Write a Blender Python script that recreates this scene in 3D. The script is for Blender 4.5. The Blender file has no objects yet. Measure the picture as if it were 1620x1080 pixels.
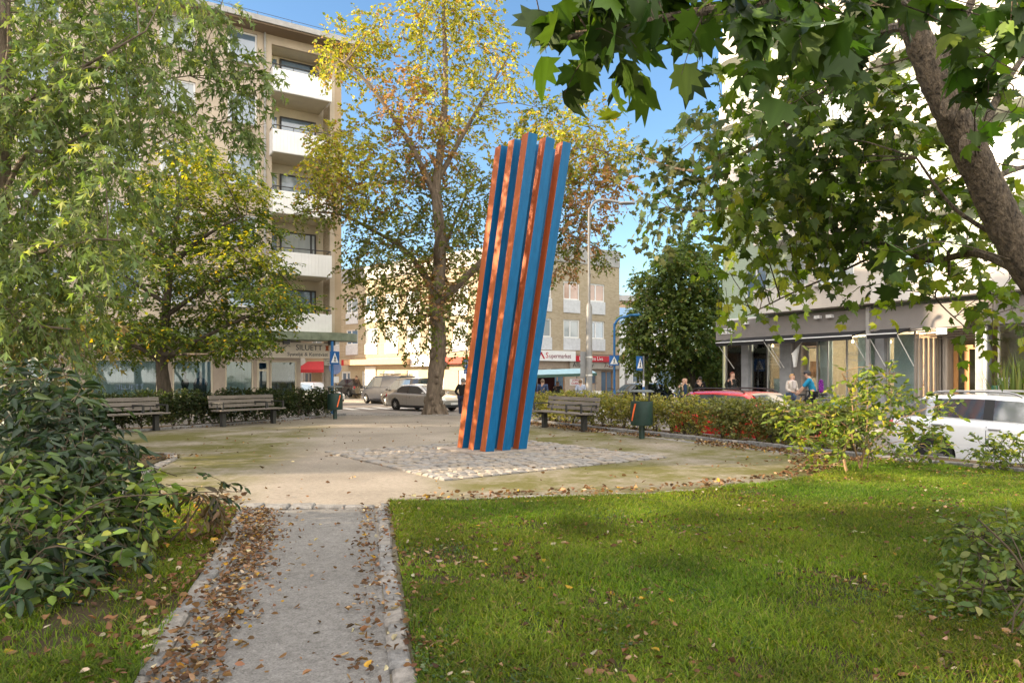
import bpy, bmesh, math, random
import numpy as np
from mathutils import Vector, Matrix
random.seed(5); RNG = np.random.default_rng(11)
C = bpy.context.scene.collection
D = bpy.data
HC, F = 1.35, 1080.0                 # camera height (m), focal length in photo pixels
STREET = -0.45
def at(px, py, d):                   # photo pixel + distance -> world point
    return Vector(((px-810)*d/F, d, HC+(597-py)*d/F))
def rad(a): return math.radians(a)

# ------------------------------------------------------------------ objects
def tag(o, label=None, cat=None, group=None, kind=None):
    if label: o['label'] = label
    if cat: o['category'] = cat
    if group: o['group'] = group
    if kind: o['kind'] = kind
    return o
def thing(name, label, cat, loc=(0,0,0), rz=0, group=None):
    o = D.objects.new(name, None); C.objects.link(o)
    o.location = loc; o.rotation_euler = (0, 0, rz); o.empty_display_size = .2
    return tag(o, label, cat, group)
def copy_tree(o, parent=None):
    c = o.copy(); C.objects.link(c); c.parent = parent
    for ch in [x for x in D.objects if x.parent == o]: copy_tree(ch, c)
    return c

class MB:
    """collects geometry, builds ONE mesh object"""
    def __init__(s): s.v=[]; s.f=[]; s.m=[]; s.M=None; s.mi=0
    def add(s, vs, fs, mi=None):
        b=len(s.v)
        for p in vs:
            p=Vector(p)
            s.v.append(s.M@p if s.M else p)
        for f in fs:
            s.f.append([b+i for i in f]); s.m.append(s.mi if mi is None else mi)
        return s
    def box(s, c, d, rot=None, mi=None, tap=1.0):
        x,y,z=d[0]/2,d[1]/2,d[2]/2
        vs=[Vector((sx*x*(tap if sz>0 else 1),sy*y*(tap if sz>0 else 1),sz*z)) for sz in(-1,1) for sy in(-1,1) for sx in(-1,1)]
        R=rot.to_3x3() if rot is not None else None
        vs=[(R@p if R else p)+Vector(c) for p in vs]
        return s.add(vs,[(0,2,3,1),(4,5,7,6),(0,1,5,4),(2,6,7,3),(0,4,6,2),(1,3,7,5)],mi)
    def span(s, a, b, mi=None):       # box from corner a to corner b
        return s.box([(a[i]+b[i])/2 for i in range(3)],[abs(b[i]-a[i]) for i in range(3)],None,mi)
    def quad(s,a,b,c,d,mi=None): return s.add([a,b,c,d],[(0,1,2,3)],mi)
    def tube(s, pts, r, n=8, mi=None, cap=True):
        pts=[Vector(p) for p in pts]
        if not hasattr(r,'__len__'): r=[r]*len(pts)
        vs=[];fs=[]; up=None
        for i,p in enumerate(pts):
            t=(pts[min(i+1,len(pts)-1)]-pts[max(i-1,0)])
            if t.length<1e-9: t=Vector((0,0,1))
            t.normalize()
            if up is None:
                up=Vector((1,0,0)) if abs(t.x)<.8 else Vector((0,1,0))
            a=(up-t*up.dot(t)); a.normalize(); b=t.cross(a); up=a
            for k in range(n):
                th=2*math.pi*k/n
                vs.append(p+(a*math.cos(th)+b*math.sin(th))*r[i])
        for i in range(len(pts)-1):
            for k in range(n):
                k2=(k+1)%n
                fs.append((i*n+k,i*n+k2,(i+1)*n+k2,(i+1)*n+k))
        if cap:
            fs.append(tuple(range(n-1,-1,-1))); fs.append(tuple((len(pts)-1)*n+k for k in range(n)))
        return s.add(vs,fs,mi)
    def lathe(s, prof, n=24, c=(0,0,0), axis='z', mi=None):
        vs=[];fs=[]
        for r,z in prof:
            for k in range(n):
                th=2*math.pi*k/n; a,b=r*math.cos(th),r*math.sin(th)
                p=(a,b,z) if axis=='z' else ((a,z,b) if axis=='y' else (z,a,b))
                vs.append(Vector(p)+Vector(c))
        for i in range(len(prof)-1):
            for k in range(n):
                k2=(k+1)%n; fs.append((i*n+k,i*n+k2,(i+1)*n+k2,(i+1)*n+k))
        if prof[0][0]>1e-6: fs.append(tuple(range(n-1,-1,-1)))
        if prof[-1][0]>1e-6: fs.append(tuple((len(prof)-1)*n+k for k in range(n)))
        return s.add(vs,fs,mi)
    def prism(s, poly, z0, z1, mi=None):
        n=len(poly); vs=[(x,y,z0) for x,y in poly]+[(x,y,z1) for x,y in poly]
        fs=[tuple(range(n-1,-1,-1)),tuple(range(n,2*n))]+[(i,(i+1)%n,n+(i+1)%n,n+i) for i in range(n)]
        return s.add(vs,fs,mi)
    def ell(s, c, r, n=12, m=8, mi=None, rot=None):
        vs=[];fs=[]
        for i in range(m+1):
            ph=math.pi*i/m
            for k in range(n):
                th=2*math.pi*k/n
                p=Vector((r[0]*math.sin(ph)*math.cos(th),r[1]*math.sin(ph)*math.sin(th),r[2]*math.cos(ph)))
                if rot: p=rot@p
                vs.append(p+Vector(c))
        for i in range(m):
            for k in range(n):
                k2=(k+1)%n; fs.append((i*n+k,(i+1)*n+k,(i+1)*n+k2,i*n+k2))
        return s.add(vs,fs,mi)
    def build(s, name, mats, parent=None, smooth=False, bevel=0, fix=True):
        me=D.meshes.new(name)
        me.from_pydata([tuple(p) for p in s.v],[],s.f)
        if not isinstance(mats,(list,tuple)): mats=[mats]
        for m in mats: me.materials.append(m)
        if any(s.m): me.polygons.foreach_set('material_index',s.m)
        if fix:
            bm=bmesh.new(); bm.from_mesh(me)
            bmesh.ops.remove_doubles(bm,verts=bm.verts,dist=1e-5)
            bmesh.ops.recalc_face_normals(bm,faces=bm.faces); bm.to_mesh(me); bm.free()
        if smooth: me.polygons.foreach_set('use_smooth',[True]*len(me.polygons))
        o=D.objects.new(name,me); C.objects.link(o); o.parent=parent
        if bevel:
            b=o.modifiers.new('bevel','BEVEL'); b.width=bevel; b.segments=2; b.limit_method='ANGLE'; b.angle_limit=rad(40)
        if smooth:
            e=o.modifiers.new('es','EDGE_SPLIT'); e.split_angle=rad(38)
        return o
def struct(name, mb, m, **k):
    o=mb.build(name,m,**k); o['kind']='structure'; return o

# ------------------------------------------------------------------ materials
def nodes(name):
    m=D.materials.new(name); m.use_nodes=True
    nt=m.node_tree; return m,nt,nt.nodes,nt.links,nt.nodes['Principled BSDF']
def setspec(b,s): b.inputs['Specular IOR Level'].default_value=s
MATS={}
def M(name, col, rough=.6, var=.12, scale=6, bump=0, bscale=60, metal=0, spec=.4, col2=None, stretch=(1,1,1), coat=0, emit=0, detail=6):
    if name in MATS: return MATS[name]
    m,nt,N,L,b=nodes(name)
    b.inputs['Roughness'].default_value=rough; b.inputs['Metallic'].default_value=metal; setspec(b,spec)
    if coat: b.inputs['Coat Weight'].default_value=coat; b.inputs['Coat Roughness'].default_value=.05
    tc=N.new('ShaderNodeTexCoord'); mp=N.new('ShaderNodeMapping'); mp.inputs['Scale'].default_value=stretch
    L.new(tc.outputs['Object'],mp.inputs[0])
    nz=N.new('ShaderNodeTexNoise'); nz.inputs['Scale'].default_value=scale; nz.inputs['Detail'].default_value=detail; nz.inputs['Roughness'].default_value=.6
    L.new(mp.outputs[0],nz.inputs[0])
    r=N.new('ShaderNodeValToRGB'); r.color_ramp.elements[0].position=.3; r.color_ramp.elements[1].position=.7
    c2=col2 or tuple(min(1,c*(1+var)) for c in col); c1=col if col2 else tuple(c*(1-var) for c in col)
    r.color_ramp.elements[0].color=(*c1,1); r.color_ramp.elements[1].color=(*c2,1)
    L.new(nz.outputs[0],r.inputs[0]); L.new(r.outputs[0],b.inputs['Base Color'])
    rr=N.new('ShaderNodeMapRange'); rr.inputs[3].default_value=max(.02,rough-.08); rr.inputs[4].default_value=min(1,rough+.08)
    L.new(nz.outputs[0],rr.inputs[0]); L.new(rr.outputs[0],b.inputs['Roughness'])
    if bump:
        n2=N.new('ShaderNodeTexNoise'); n2.inputs['Scale'].default_value=bscale; n2.inputs['Detail'].default_value=4
        L.new(mp.outputs[0],n2.inputs[0])
        bp=N.new('ShaderNodeBump'); bp.inputs['Strength'].default_value=bump; bp.inputs['Distance'].default_value=.02
        L.new(n2.outputs[0],bp.inputs['Height']); L.new(bp.outputs[0],b.inputs['Normal'])
    if emit: b.inputs['Emission Color'].default_value=(*col,1); b.inputs['Emission Strength'].default_value=emit
    MATS[name]=m; return m
def glass(name, tint=(.8,.9,.92), amount=.55):      # shop / car glass: see-through with a sky reflection
    if name in MATS: return MATS[name]
    m=D.materials.new(name); m.use_nodes=True; nt=m.node_tree; N=nt.nodes; L=nt.links; N.clear()
    o=N.new('ShaderNodeOutputMaterial'); mx=N.new('ShaderNodeMixShader'); t=N.new('ShaderNodeBsdfTransparent'); g=N.new('ShaderNodeBsdfGlossy')
    t.inputs[0].default_value=(*[c*amount for c in tint],1); g.inputs['Roughness'].default_value=.02; g.inputs[0].default_value=(1,1,1,1)
    fr=N.new('ShaderNodeFresnel'); fr.inputs[0].default_value=1.65
    L.new(fr.outputs[0],mx.inputs[0]); L.new(t.outputs[0],mx.inputs[1]); L.new(g.outputs[0],mx.inputs[2]); L.new(mx.outputs[0],o.inputs[0])
    MATS[name]=m; return m
def brick(name, c1, c2, mortar, sx, rough=.85, bw=.5, rh=.25, scale=5.0):
    if name in MATS: return MATS[name]
    m,nt,N,L,b=nodes(name); b.inputs['Roughness'].default_value=rough; setspec(b,.2)
    tc=N.new('ShaderNodeTexCoord'); mp=N.new('ShaderNodeMapping')
    mp.inputs['Rotation'].default_value=(rad(90),0,0) 
    sw=N.new('ShaderNodeSeparateXYZ'); cb=N.new('ShaderNodeCombineXYZ'); L.new(tc.outputs['Object'],sw.inputs[0])
    ad=N.new('ShaderNodeMath'); L.new(sw.outputs[0],ad.inputs[0]); L.new(sw.outputs[1],ad.inputs[1])
    L.new(ad.outputs[0],cb.inputs[0]); L.new(sw.outputs[2],cb.inputs[1])
    br=N.new('ShaderNodeTexBrick'); br.inputs['Scale'].default_value=scale; br.inputs['Color1'].default_value=(*c1,1); br.inputs['Color2'].default_value=(*c2,1); br.inputs['Mortar'].default_value=(*mortar,1)
    br.inputs['Brick Width'].default_value=bw; br.inputs['Row Height'].default_value=rh; br.inputs['Mortar Size'].default_value=.02
    L.new(cb.outputs[0],br.inputs[0])
    nz=N.new('ShaderNodeTexNoise'); nz.inputs['Scale'].default_value=1.2; nz.inputs['Detail'].default_value=8; L.new(tc.outputs['Object'],nz.inputs[0])
    mx=N.new('ShaderNodeMix'); mx.data_type='RGBA'; mx.blend_type='MULTIPLY'; mx.inputs[0].default_value=.5
    L.new(br.outputs[0],mx.inputs[6]); 
    r=N.new('ShaderNodeValToRGB'); r.color_ramp.elements[0].color=(.55,.55,.55,1); r.color_ramp.elements[1].color=(1,1,1,1); L.new(nz.outputs[0],r.inputs[0]); L.new(r.outputs[0],mx.inputs[7])
    L.new(mx.outputs[2],b.inputs['Base Color']); MATS[name]=m; return m
def leafmat(name, trans=.4, rough=.5, spec=.35):
    if name in MATS: return MATS[name]
    m=D.materials.new(name); m.use_nodes=True; nt=m.node_tree; N=nt.nodes; L=nt.links
    b=N['Principled BSDF']; o=N['Material Output']; b.inputs['Roughness'].default_value=rough; setspec(b,spec)
    a=N.new('ShaderNodeAttribute'); a.attribute_name='col'
    L.new(a.outputs['Color'],b.inputs['Base Color'])
    t=N.new('ShaderNodeBsdfTranslucent'); g=N.new('ShaderNodeMix'); g.data_type='RGBA'; g.blend_type='MULTIPLY'; g.inputs[0].default_value=1; g.inputs[7].default_value=(1.4,1.45,.5,1)
    L.new(a.outputs['Color'],g.inputs[6]); L.new(g.outputs[2],t.inputs[0])
    mx=N.new('ShaderNodeMixShader'); mx.inputs[0].default_value=trans
    L.new(b.outputs[0],mx.inputs[1]); L.new(t.outputs[0],mx.inputs[2]); L.new(mx.outputs[0],o.inputs[0])
    MATS[name]=m; return m

# ------------------------------------------------------------------ numpy leaf meshes
def leafshape(kind):
    if kind=='oval':
        V=[(0,0,0),(.27,.3,.06),(.24,.68,.05),(0,1,-.05),(-.24,.68,.05),(-.27,.3,.06)]; Fs=[(0,1,2,3),(0,3,4,5)]
    elif kind=='lance':
        V=[(0,0,0),(.16,.3,.05),(.14,.65,.02),(0,1,-.14),(-.14,.65,.02),(-.16,.3,.05)]; Fs=[(0,1,2,3),(0,3,4,5)]
    elif kind=='blade':
        V=[(-.012,0,0),(.012,0,0),(.016,.45,-.03),(.010,.8,-.16),(0,1,-.32),(-.010,.8,-.16),(-.016,.45,-.03)]; Fs=[(0,1,2,6),(6,2,3,5),(5,3,4)]
    elif kind=='quad':
        V=[(0,0,0),(.36,.5,.08),(0,1,-.04),(-.36,.5,.08)]; Fs=[(0,1,2,3)]
    elif kind=='star':                                                   # deeply cut silver-maple leaf
        V=[(0,0,0),(.13,.42,.03),(0,1,-.1),(-.13,.42,.03),(.12,.2,0),(.52,.68,-.08),(-.12,.2,0),(-.52,.68,-.08)]
        Fs=[(0,1,2,3),(0,4,5,1),(0,3,7,6)]
    elif kind=='maple':
        R=[(0,0,0),(.2,.02,.02),(.46,-.02,-.05),(.4,.16,.01),(.62,.3,-.05),(.46,.36,.01),(.6,.62,-.08),(.36,.55,.0),(.24,.52,.03),(.24,.72,-.01),(.12,.78,-.02),(0,1.05,-.1)]
        V=R+[(-x,y,z) for x,y,z in R[1:-1]]
        n=len(R); Fs=[tuple(range(n)), tuple([0,n-1]+[n+i for i in range(n-3,-1,-1)])]
    elif kind=='litter':
        V=[(0,0,0),(.24,.2,.26),(.28,.6,.34),(.02,1,.12),(-.2,.66,.2),(-.3,.25,.3),(0,.5,0)]; Fs=[(0,1,2,6),(6,2,3),(0,6,4,5),(6,3,4)]
    return np.array(V,float),Fs
def pick_colors(n, pal, jit=.25):
    cols=np.array([p[0] for p in pal],float); w=np.array([p[1] for p in pal],float); w/=w.sum()
    idx=RNG.choice(len(pal),size=n,p=w)
    return np.clip(cols[idx]*(1+RNG.uniform(-jit,jit,(n,1)))*(1+RNG.uniform(-.08,.08,(n,3))),0,1)
def norm(a): return a/np.maximum(np.linalg.norm(a,axis=1,keepdims=True),1e-9)
def leaves(name, P, Y, Nn, size, col, kind, m, parent=None, label=None):
    """one mesh of many leaves: P base points, Y axis, Nn rough normals, size (n,), col (n,3)"""
    T,Fs=leafshape(kind); n=len(P)
    Y=norm(Y); X=norm(np.cross(Y,Nn)); Z=np.cross(X,Y)
    bend=(RNG.uniform(.2,2.6,n) if kind!='litter' else RNG.uniform(.1,1.1,n))*np.where(RNG.uniform(0,1,n)<.15,-1,1)
    V=P[:,None,:]+size[:,None,None]*(T[None,:,0:1]*X[:,None,:]*RNG.uniform(.78,1.15,n)[:,None,None]+T[None,:,1:2]*Y[:,None,:]+bend[:,None,None]*T[None,:,2:3]*Z[:,None,:])
    return rawmesh(name,V.reshape(-1,3),Fs,len(T),n,col,m,parent)
def rawmesh(name,V,Fs,k,n,col,m,parent=None):
    sizes=[len(f) for f in Fs]; per=sum(sizes)
    loop=np.concatenate([np.array(f) for f in Fs])
    LI=(loop[None,:]+(np.arange(n)*k)[:,None]).ravel()
    tot=np.tile(np.array(sizes),n); st=np.concatenate([[0],np.cumsum(tot)[:-1]])
    me=D.meshes.new(name); me.vertices.add(len(V)); me.vertices.foreach_set('co',V.astype(np.float32).ravel())
    me.loops.add(len(LI)); me.loops.foreach_set('vertex_index',LI.astype(np.int32))
    me.polygons.add(len(tot)); me.polygons.foreach_set('loop_start',st.astype(np.int32)); me.polygons.foreach_set('loop_total',tot.astype(np.int32))
    me.update(calc_edges=True)
    ca=me.color_attributes.new('col','FLOAT_COLOR','CORNER')
    rr_=np.random.default_rng(3).uniform(.84,1.1,k); rr_[0]=1.22; mul=np.tile(rr_[loop],n)[:,None] if k>5 else 1.0
    cc=np.concatenate([np.clip(np.repeat(col,per,axis=0)*mul,0,1),np.ones((n*per,1))],axis=1)
    ca.data.foreach_set('color',cc.astype(np.float32).ravel())
    me.materials.append(m); me.validate()
    o=D.objects.new(name,me); C.objects.link(o); o.parent=parent; return o

# ------------------------------------------------------------------ camera, light, sky
cam=D.cameras.new('camera'); co=D.objects.new('camera',cam); C.objects.link(co)
co.location=(0,0,HC); co.rotation_euler=(rad(90),0,0)
cam.sensor_width=36; cam.lens=24.0; cam.shift_y=(597-540)/1620.0; cam.clip_end=2000; cam.clip_start=.05
sc=bpy.context.scene; sc.camera=co
SKY_SAT=1.15; FILL_VEIL=12.0; EXPO=1.46
SUN_EL=rad(17); SAZ=Vector((-.985,-.17,0)).normalized()
w=D.worlds.new('World'); sc.world=w; w.use_nodes=True
bg=w.node_tree.nodes['Background']; sky=w.node_tree.nodes.new('ShaderNodeTexSky'); sky.sky_type='NISHITA'; sky.sun_disc=False
sky.sun_elevation=SUN_EL; sky.sun_rotation=math.atan2(SAZ.x,SAZ.y); sky.air_density=1.0; sky.dust_density=.6; sky.ozone_density=1.6
WN=w.node_tree.nodes; WL=w.node_tree.links
def wn(t,**k):
    n=WN.new(t)
    for a_,v in k.items(): setattr(n,a_,v)
    return n
hs=wn('ShaderNodeHueSaturation'); hs.inputs['Saturation'].default_value=SKY_SAT; hs.inputs['Value'].default_value=1.0; WL.new(sky.outputs[0],hs.inputs['Color'])
# made-up cloud veil, unseen overhead and behind, adds fill light; clear blue ahead
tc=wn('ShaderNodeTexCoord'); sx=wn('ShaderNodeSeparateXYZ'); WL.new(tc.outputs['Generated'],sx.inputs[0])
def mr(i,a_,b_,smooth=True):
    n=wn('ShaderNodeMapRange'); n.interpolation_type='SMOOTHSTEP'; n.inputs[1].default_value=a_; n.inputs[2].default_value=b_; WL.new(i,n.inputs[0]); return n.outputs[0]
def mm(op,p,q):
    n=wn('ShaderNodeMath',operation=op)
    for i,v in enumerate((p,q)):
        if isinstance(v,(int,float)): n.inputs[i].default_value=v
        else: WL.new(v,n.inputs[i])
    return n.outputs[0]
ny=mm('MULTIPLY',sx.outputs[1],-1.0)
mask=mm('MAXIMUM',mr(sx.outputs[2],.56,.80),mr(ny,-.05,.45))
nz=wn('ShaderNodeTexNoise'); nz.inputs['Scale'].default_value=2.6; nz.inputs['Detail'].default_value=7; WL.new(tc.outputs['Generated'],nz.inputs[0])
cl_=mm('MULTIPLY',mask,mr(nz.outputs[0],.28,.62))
vm=wn('ShaderNodeMix',data_type='RGBA'); WL.new(cl_,vm.inputs[0]); WL.new(hs.outputs[0],vm.inputs[6]); vm.inputs[7].default_value=(*[FILL_VEIL*c for c in (1.0,.925,.835)],1)
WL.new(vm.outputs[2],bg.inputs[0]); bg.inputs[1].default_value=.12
sl=D.lights.new('sun','SUN'); sl.energy=5.0; sl.angle=rad(.6); sl.color=(1,.80,.55)
so=D.objects.new('sun',sl); C.objects.link(so)
sdir=Vector((SAZ.x*math.cos(SUN_EL),SAZ.y*math.cos(SUN_EL),math.sin(SUN_EL)))
so.rotation_euler=(-sdir).to_track_quat('-Z','Y').to_euler(); so.location=(-20,-10,30)
sc.view_settings.view_transform='Standard'; sc.view_settings.look='None'; sc.view_settings.exposure=EXPO; sc.view_settings.gamma=1
# ================================================================== SETTING: ground
def inpoly(P,poly):
    x,y=P[:,0],P[:,1]; r=np.zeros(len(P),bool); n=len(poly)
    for i in range(n):
        x1,y1=poly[i]; x2,y2=poly[(i+1)%n]
        c=((y1>y)!=(y2>y)); r^=c&(x<(x2-x1)*(y-y1)/((y2-y1) if y2!=y1 else 1e-9)+x1)
    return r
def groundmat(name, c1, c2, moss, grit=140, bump=.5, worn=True, mossamt=.5, big=.45):
    m,nt,N,L,b=nodes(name); b.inputs['Roughness'].default_value=.95; setspec(b,.15)
    tc=N.new('ShaderNodeTexCoord')
    def noise(s,d=6,r=.6):
        n=N.new('ShaderNodeTexNoise'); n.inputs['Scale'].default_value=s; n.inputs['Detail'].default_value=d; n.inputs['Roughness'].default_value=r; L.new(tc.outputs['Object'],n.inputs[0]); return n.outputs[0]
    def ramp(i,p0,p1,a,bb):
        r=N.new('ShaderNodeValToRGB'); r.color_ramp.elements[0].position=p0; r.color_ramp.elements[1].position=p1; r.color_ramp.elements[0].color=(*a,1); r.color_ramp.elements[1].color=(*bb,1); L.new(i,r.inputs[0]); return r.outputs[0]
    def math_(op,a,bb):
        n=N.new('ShaderNodeMath'); n.operation=op; n.use_clamp=False
        for i,v in enumerate((a,bb)):
            if isinstance(v,(int,float)): n.inputs[i].default_value=v
            else: L.new(v,n.inputs[i])
        return n.outputs[0]
    def mix(f,a,bb,bl='MIX'):
        n=N.new('ShaderNodeMix'); n.data_type='RGBA'; n.blend_type=bl
        if isinstance(f,(int,float)): n.inputs[0].default_value=f
        else: L.new(f,n.inputs[0])
        for i,v in ((6,a),(7,bb)):
            if isinstance(v,tuple): n.inputs[i].default_value=(*v,1)
            else: L.new(v,n.inputs[i])
        return n.outputs[2]
    base=ramp(noise(big,8,.65),.3,.7,c1,c2)
    g=noise(grit,3,.7)
    gr=ramp(g,.3,.72,(.45,.45,.45),(1.35,1.35,1.35))
    vo=N.new('ShaderNodeTexVoronoi'); vo.inputs['Scale'].default_value=grit*.55; L.new(tc.outputs['Object'],vo.inputs[0])
    col=mix(.75,base,gr,'MULTIPLY')
    col=mix(math_('MULTIPLY',ramp(vo.outputs['Distance'],.0,.35,(1,1,1),(0,0,0)),.35),col,(c2[0]*1.25,c2[1]*1.25,c2[2]*1.25))
    col=mix(.55,col,ramp(noise(18,5,.7),.35,.6,(.62,.6,.56),(1.08,1.07,1.05)),'MULTIPLY')
    if moss:
        mm=ramp(math_('ADD',math_('MULTIPLY',noise(.55,7,.7),1.0),math_('MULTIPLY',noise(7,5,.75),.35)),.52,.74,(0,0,0),(1,1,1))
        mm=math_('MULTIPLY',mm,mossamt)
        if worn:
            sx=N.new('ShaderNodeSeparateXYZ'); L.new(tc.outputs['Object'],sx.inputs[0])
            dx=math_('ABSOLUTE',math_('ADD',math_('ADD',sx.outputs[0],1.25),math_('MULTIPLY',sx.outputs[1],.1)),0)
            wd=math_('ADD',math_('MULTIPLY',sx.outputs[1],.07),.35)
            q=N.new('ShaderNodeMapRange'); q.inputs[1].default_value=-.2; q.inputs[2].default_value=.7; L.new(math_('SUBTRACT',dx,wd),q.inputs[0])
            far=N.new('ShaderNodeMapRange'); far.inputs[1].default_value=17; far.inputs[2].default_value=21; far.inputs[3].default_value=1; far.inputs[4].default_value=.1; L.new(sx.outputs[1],far.inputs[0])
            mm=math_('MULTIPLY',math_('MULTIPLY',mm,q.outputs[0]),far.outputs[0])
        col=mix(mm,col,mix(.5,moss,gr,'MULTIPLY'))
    L.new(col,b.inputs['Base Color'])
    bp=N.new('ShaderNodeBump'); bp.inputs['Strength'].default_value=bump; bp.inputs['Distance'].default_value=.012
    L.new(math_('ADD',g,math_('MULTIPLY',noise(22,4),.8)),bp.inputs['Height']); L.new(bp.outputs[0],b.inputs['Normal'])
    MATS[name]=m; return m
gravel=groundmat('gravel',(.215,.188,.158),(.37,.328,.282),(.115,.108,.036),mossamt=1.0)
pathm=groundmat('path_gravel',(.15,.145,.14),(.275,.265,.255),None,grit=95,bump=.8)
asphalt=groundmat('asphalt',(.20,.18,.17),(.30,.275,.255),None,grit=90,bump=.25)
pavem=groundmat('pavement_slabs',(.26,.24,.22),(.36,.335,.31),None,grit=60,bump=.2)
soil=groundmat('soil',(.05,.036,.022),(.11,.08,.05),None,grit=60,bump=1.0)
lawnm=groundmat('lawn_ground',(.035,.035,.014),(.10,.09,.04),(.05,.036,.022),grit=70,bump=1.0,worn=False,mossamt=1.0,big=1.1)

g=MB(); g.quad((-400,-200,STREET-.004),(400,-200,STREET-.004),(400,700,STREET-.004),(-400,700,STREET-.004)); struct('street',g,asphalt,fix=False)
PLAZA=[(-22,-6),(16.5,-4),(8.15,10.1),(6.2,13.4),(1.75,21.3),(.4,24.6),(-6.9,24.6),(-8.2,21.6),(-9.9,18.6),(-14,13),(-22,8)]
g=MB(); g.prism(PLAZA,-.9,0); struct('plaza',g,gravel)
# left island and right lawn
LAWN=[(-1.30,7.26),(-.4,7.36),(.63,7.55),(1.5,7.72),(2.14,7.95),(3.08,8.45),(3.94,9.0),(4.6,9.9),(5.7,11.0),(6.45,10.15),(7.3,8.75),(14,-2.5),(.55,-2.5),(-.36,2.75)]
ISLE=[(-2.78,6.95),(-4.2,7.4),(-5.3,8.6),(-5.35,9.8),(-5.72,11.3),(-6.1,11.95),(-7.2,12.3),(-14,12.6),(-21.5,8),(-21.5,-5.5),(-1.05,-2.5),(-1.58,2.75)]
PATH=[(-2.66,7.0),(-1.42,7.05),(-.48,2.75),(.45,-2.6),(-1.0,-2.6),(-1.5,2.75)]
g=MB(); g.prism(LAWN,-.02,.03); struct('lawn',g,lawnm)
g=MB(); g.prism(ISLE,-.02,.03); struct('planting_bed',g,lawnm)
g=MB(); g.prism(PATH,-.02,.006); struct('path',g,pathm)
BEDR=[(.25,20.95),(.95,20.15),(5.2,12.85),(6.55,10.5),(7.35,9.3),(7.95,10.0),(6.1,13.3),(1.65,21.2),(1.0,22.2)]
BEDL=[(-6.0,24.2),(-6.75,24.2),(-8.05,21.6),(-9.75,18.6),(-13.9,13.05),(-12.9,12.7),(-8.75,18.1),(-7.2,21.2)]
for bp in (BEDR,BEDL):
    g=MB(); g.prism(bp,-.02,.02); struct('hedge_bed',g,soil)
stone=M('granite',(.10,.098,.096),rough=.85,var=.3,scale=14,bump=.7,bscale=80,col2=(.27,.262,.255))
stone_w=M('granite_warm',(.13,.12,.108),rough=.85,scale=14,bump=.7,bscale=70,col2=(.31,.285,.26))
def kerb(mb, pts, w, ln, z, depth=.18, jit=.012, mats=2, gap=.012):
    pts=[Vector((p[0],p[1],0)) for p in pts]
    for a,b in zip(pts[:-1],pts[1:]):
        L=(b-a).length; n=max(1,round(L/ln)); u=(b-a)/L; v=Vector((-u.y,u.x,0)); s=0
        cuts=[0]+sorted([(i+random.uniform(-.18,.18))/n*L for i in range(1,n)])+[L]
        for c0,c1 in zip(cuts[:-1],cuts[1:]):
            c=a+u*((c0+c1)/2)+v*random.uniform(-jit,jit); zz=z+random.uniform(-jit,jit)*.8
            hx=(c1-c0)/2-gap/2; hy=w/2*random.uniform(.93,1.04)
            R=Matrix(((u.x,v.x,0),(u.y,v.y,0),(0,0,1))).to_4x4()
            tl=(random.uniform(-.008,.008),random.uniform(-.008,.008))
            vs=[];e=.014
            for (k,zk) in ((1,zz-depth),(1,zz-e),(0,zz)):
                for sx,sy in((-1,-1),(1,-1),(1,1),(-1,1)):
                    x=sx*(hx-(0 if k else e)); y=sy*(hy-(0 if k else e))
                    q=c+u*x+v*y; q.z=zk+(tl[0]*sx+tl[1]*sy if zk>zz-depth else 0); vs.append(q)
            fs=[(8,9,10,11)]+[(i*4+j,i*4+(j+1)%4,(i+1)*4+(j+1)%4,(i+1)*4+j) for i in (0,1) for j in range(4)]
            mb.add(vs,fs,random.randrange(mats))
g=MB()
kerb(g,[(-1.36,7.2),(-.92,5.0),(-.42,2.75),(.5,-2.4)],.105,.2,.035,jit=.010)
kerb(g,[(-2.72,6.95),(-2.15,5.0),(-1.6,2.75),(-1.05,-2.4)],.12,.3,.035,jit=.012)
struct('path_edging',g,[stone,stone_w],fix=False)
g=MB()
kerb(g,[(-2.9,7.0),(-1.42,7.06)],.17,.3,.04,jit=.010)
kerb(g,[(-1.28,7.34),(-.4,7.44),(.63,7.63),(1.5,7.8),(2.14,8.03),(3.08,8.53),(3.94,9.08)],.1,.32,.03,jit=.008)
kerb(g,[(-2.86,7.05),(-4.15,7.5),(-5.22,8.65),(-5.27,9.85),(-5.62,11.3),(-5.98,11.98),(-7.2,12.4),(-9,12.5)],.16,.15,.02,jit=.008)
struct('lawn_edging',g,[stone,stone_w],fix=False)
g=MB()
kerb(g,[(.2,21.0),(.85,20.1),(5.1,12.8),(6.45,10.4),(7.25,9.2),(9.2,5.9)],.12,.8,.09)
kerb(g,[(-5.95,24.3),(-7.1,21.2),(-8.65,18.1),(-12.8,12.7)],.12,.8,.07)
struct('bed_kerb',g,[stone],fix=False)
g=MB()
kerb(g,[(.35,20.3),(4.65,12.75),(5.3,11.7)],.28,.14,.006,jit=.006)
struct('cobble_gutter',g,[stone,stone_w],fix=False)
g=MB()
kerb(g,[(.1,24.45),(-5.9,24.45)],.32,.5,.02)
struct('plaza_edge_stones',g,[stone_w],fix=False)
g=MB()
PC=[(-6.9,24.65),(.4,24.65),(1.0,25.6),(-6.9,26.4)]
g.prism(PC,-.9,-.02); struct('pavement',g,pavem)
g=MB(); kerb(g,[(1.75,21.5),(.95,25.7),(-6.9,26.5),(-8.3,21.7),(-10.0,18.7)],.14,.9,-.03,depth=.5); kerb(g,[(1.8,21.4),(8.3,10.15),(13,2)],.14,.9,-.02,depth=.5); struct('street_kerb',g,[stone],fix=False)
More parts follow.
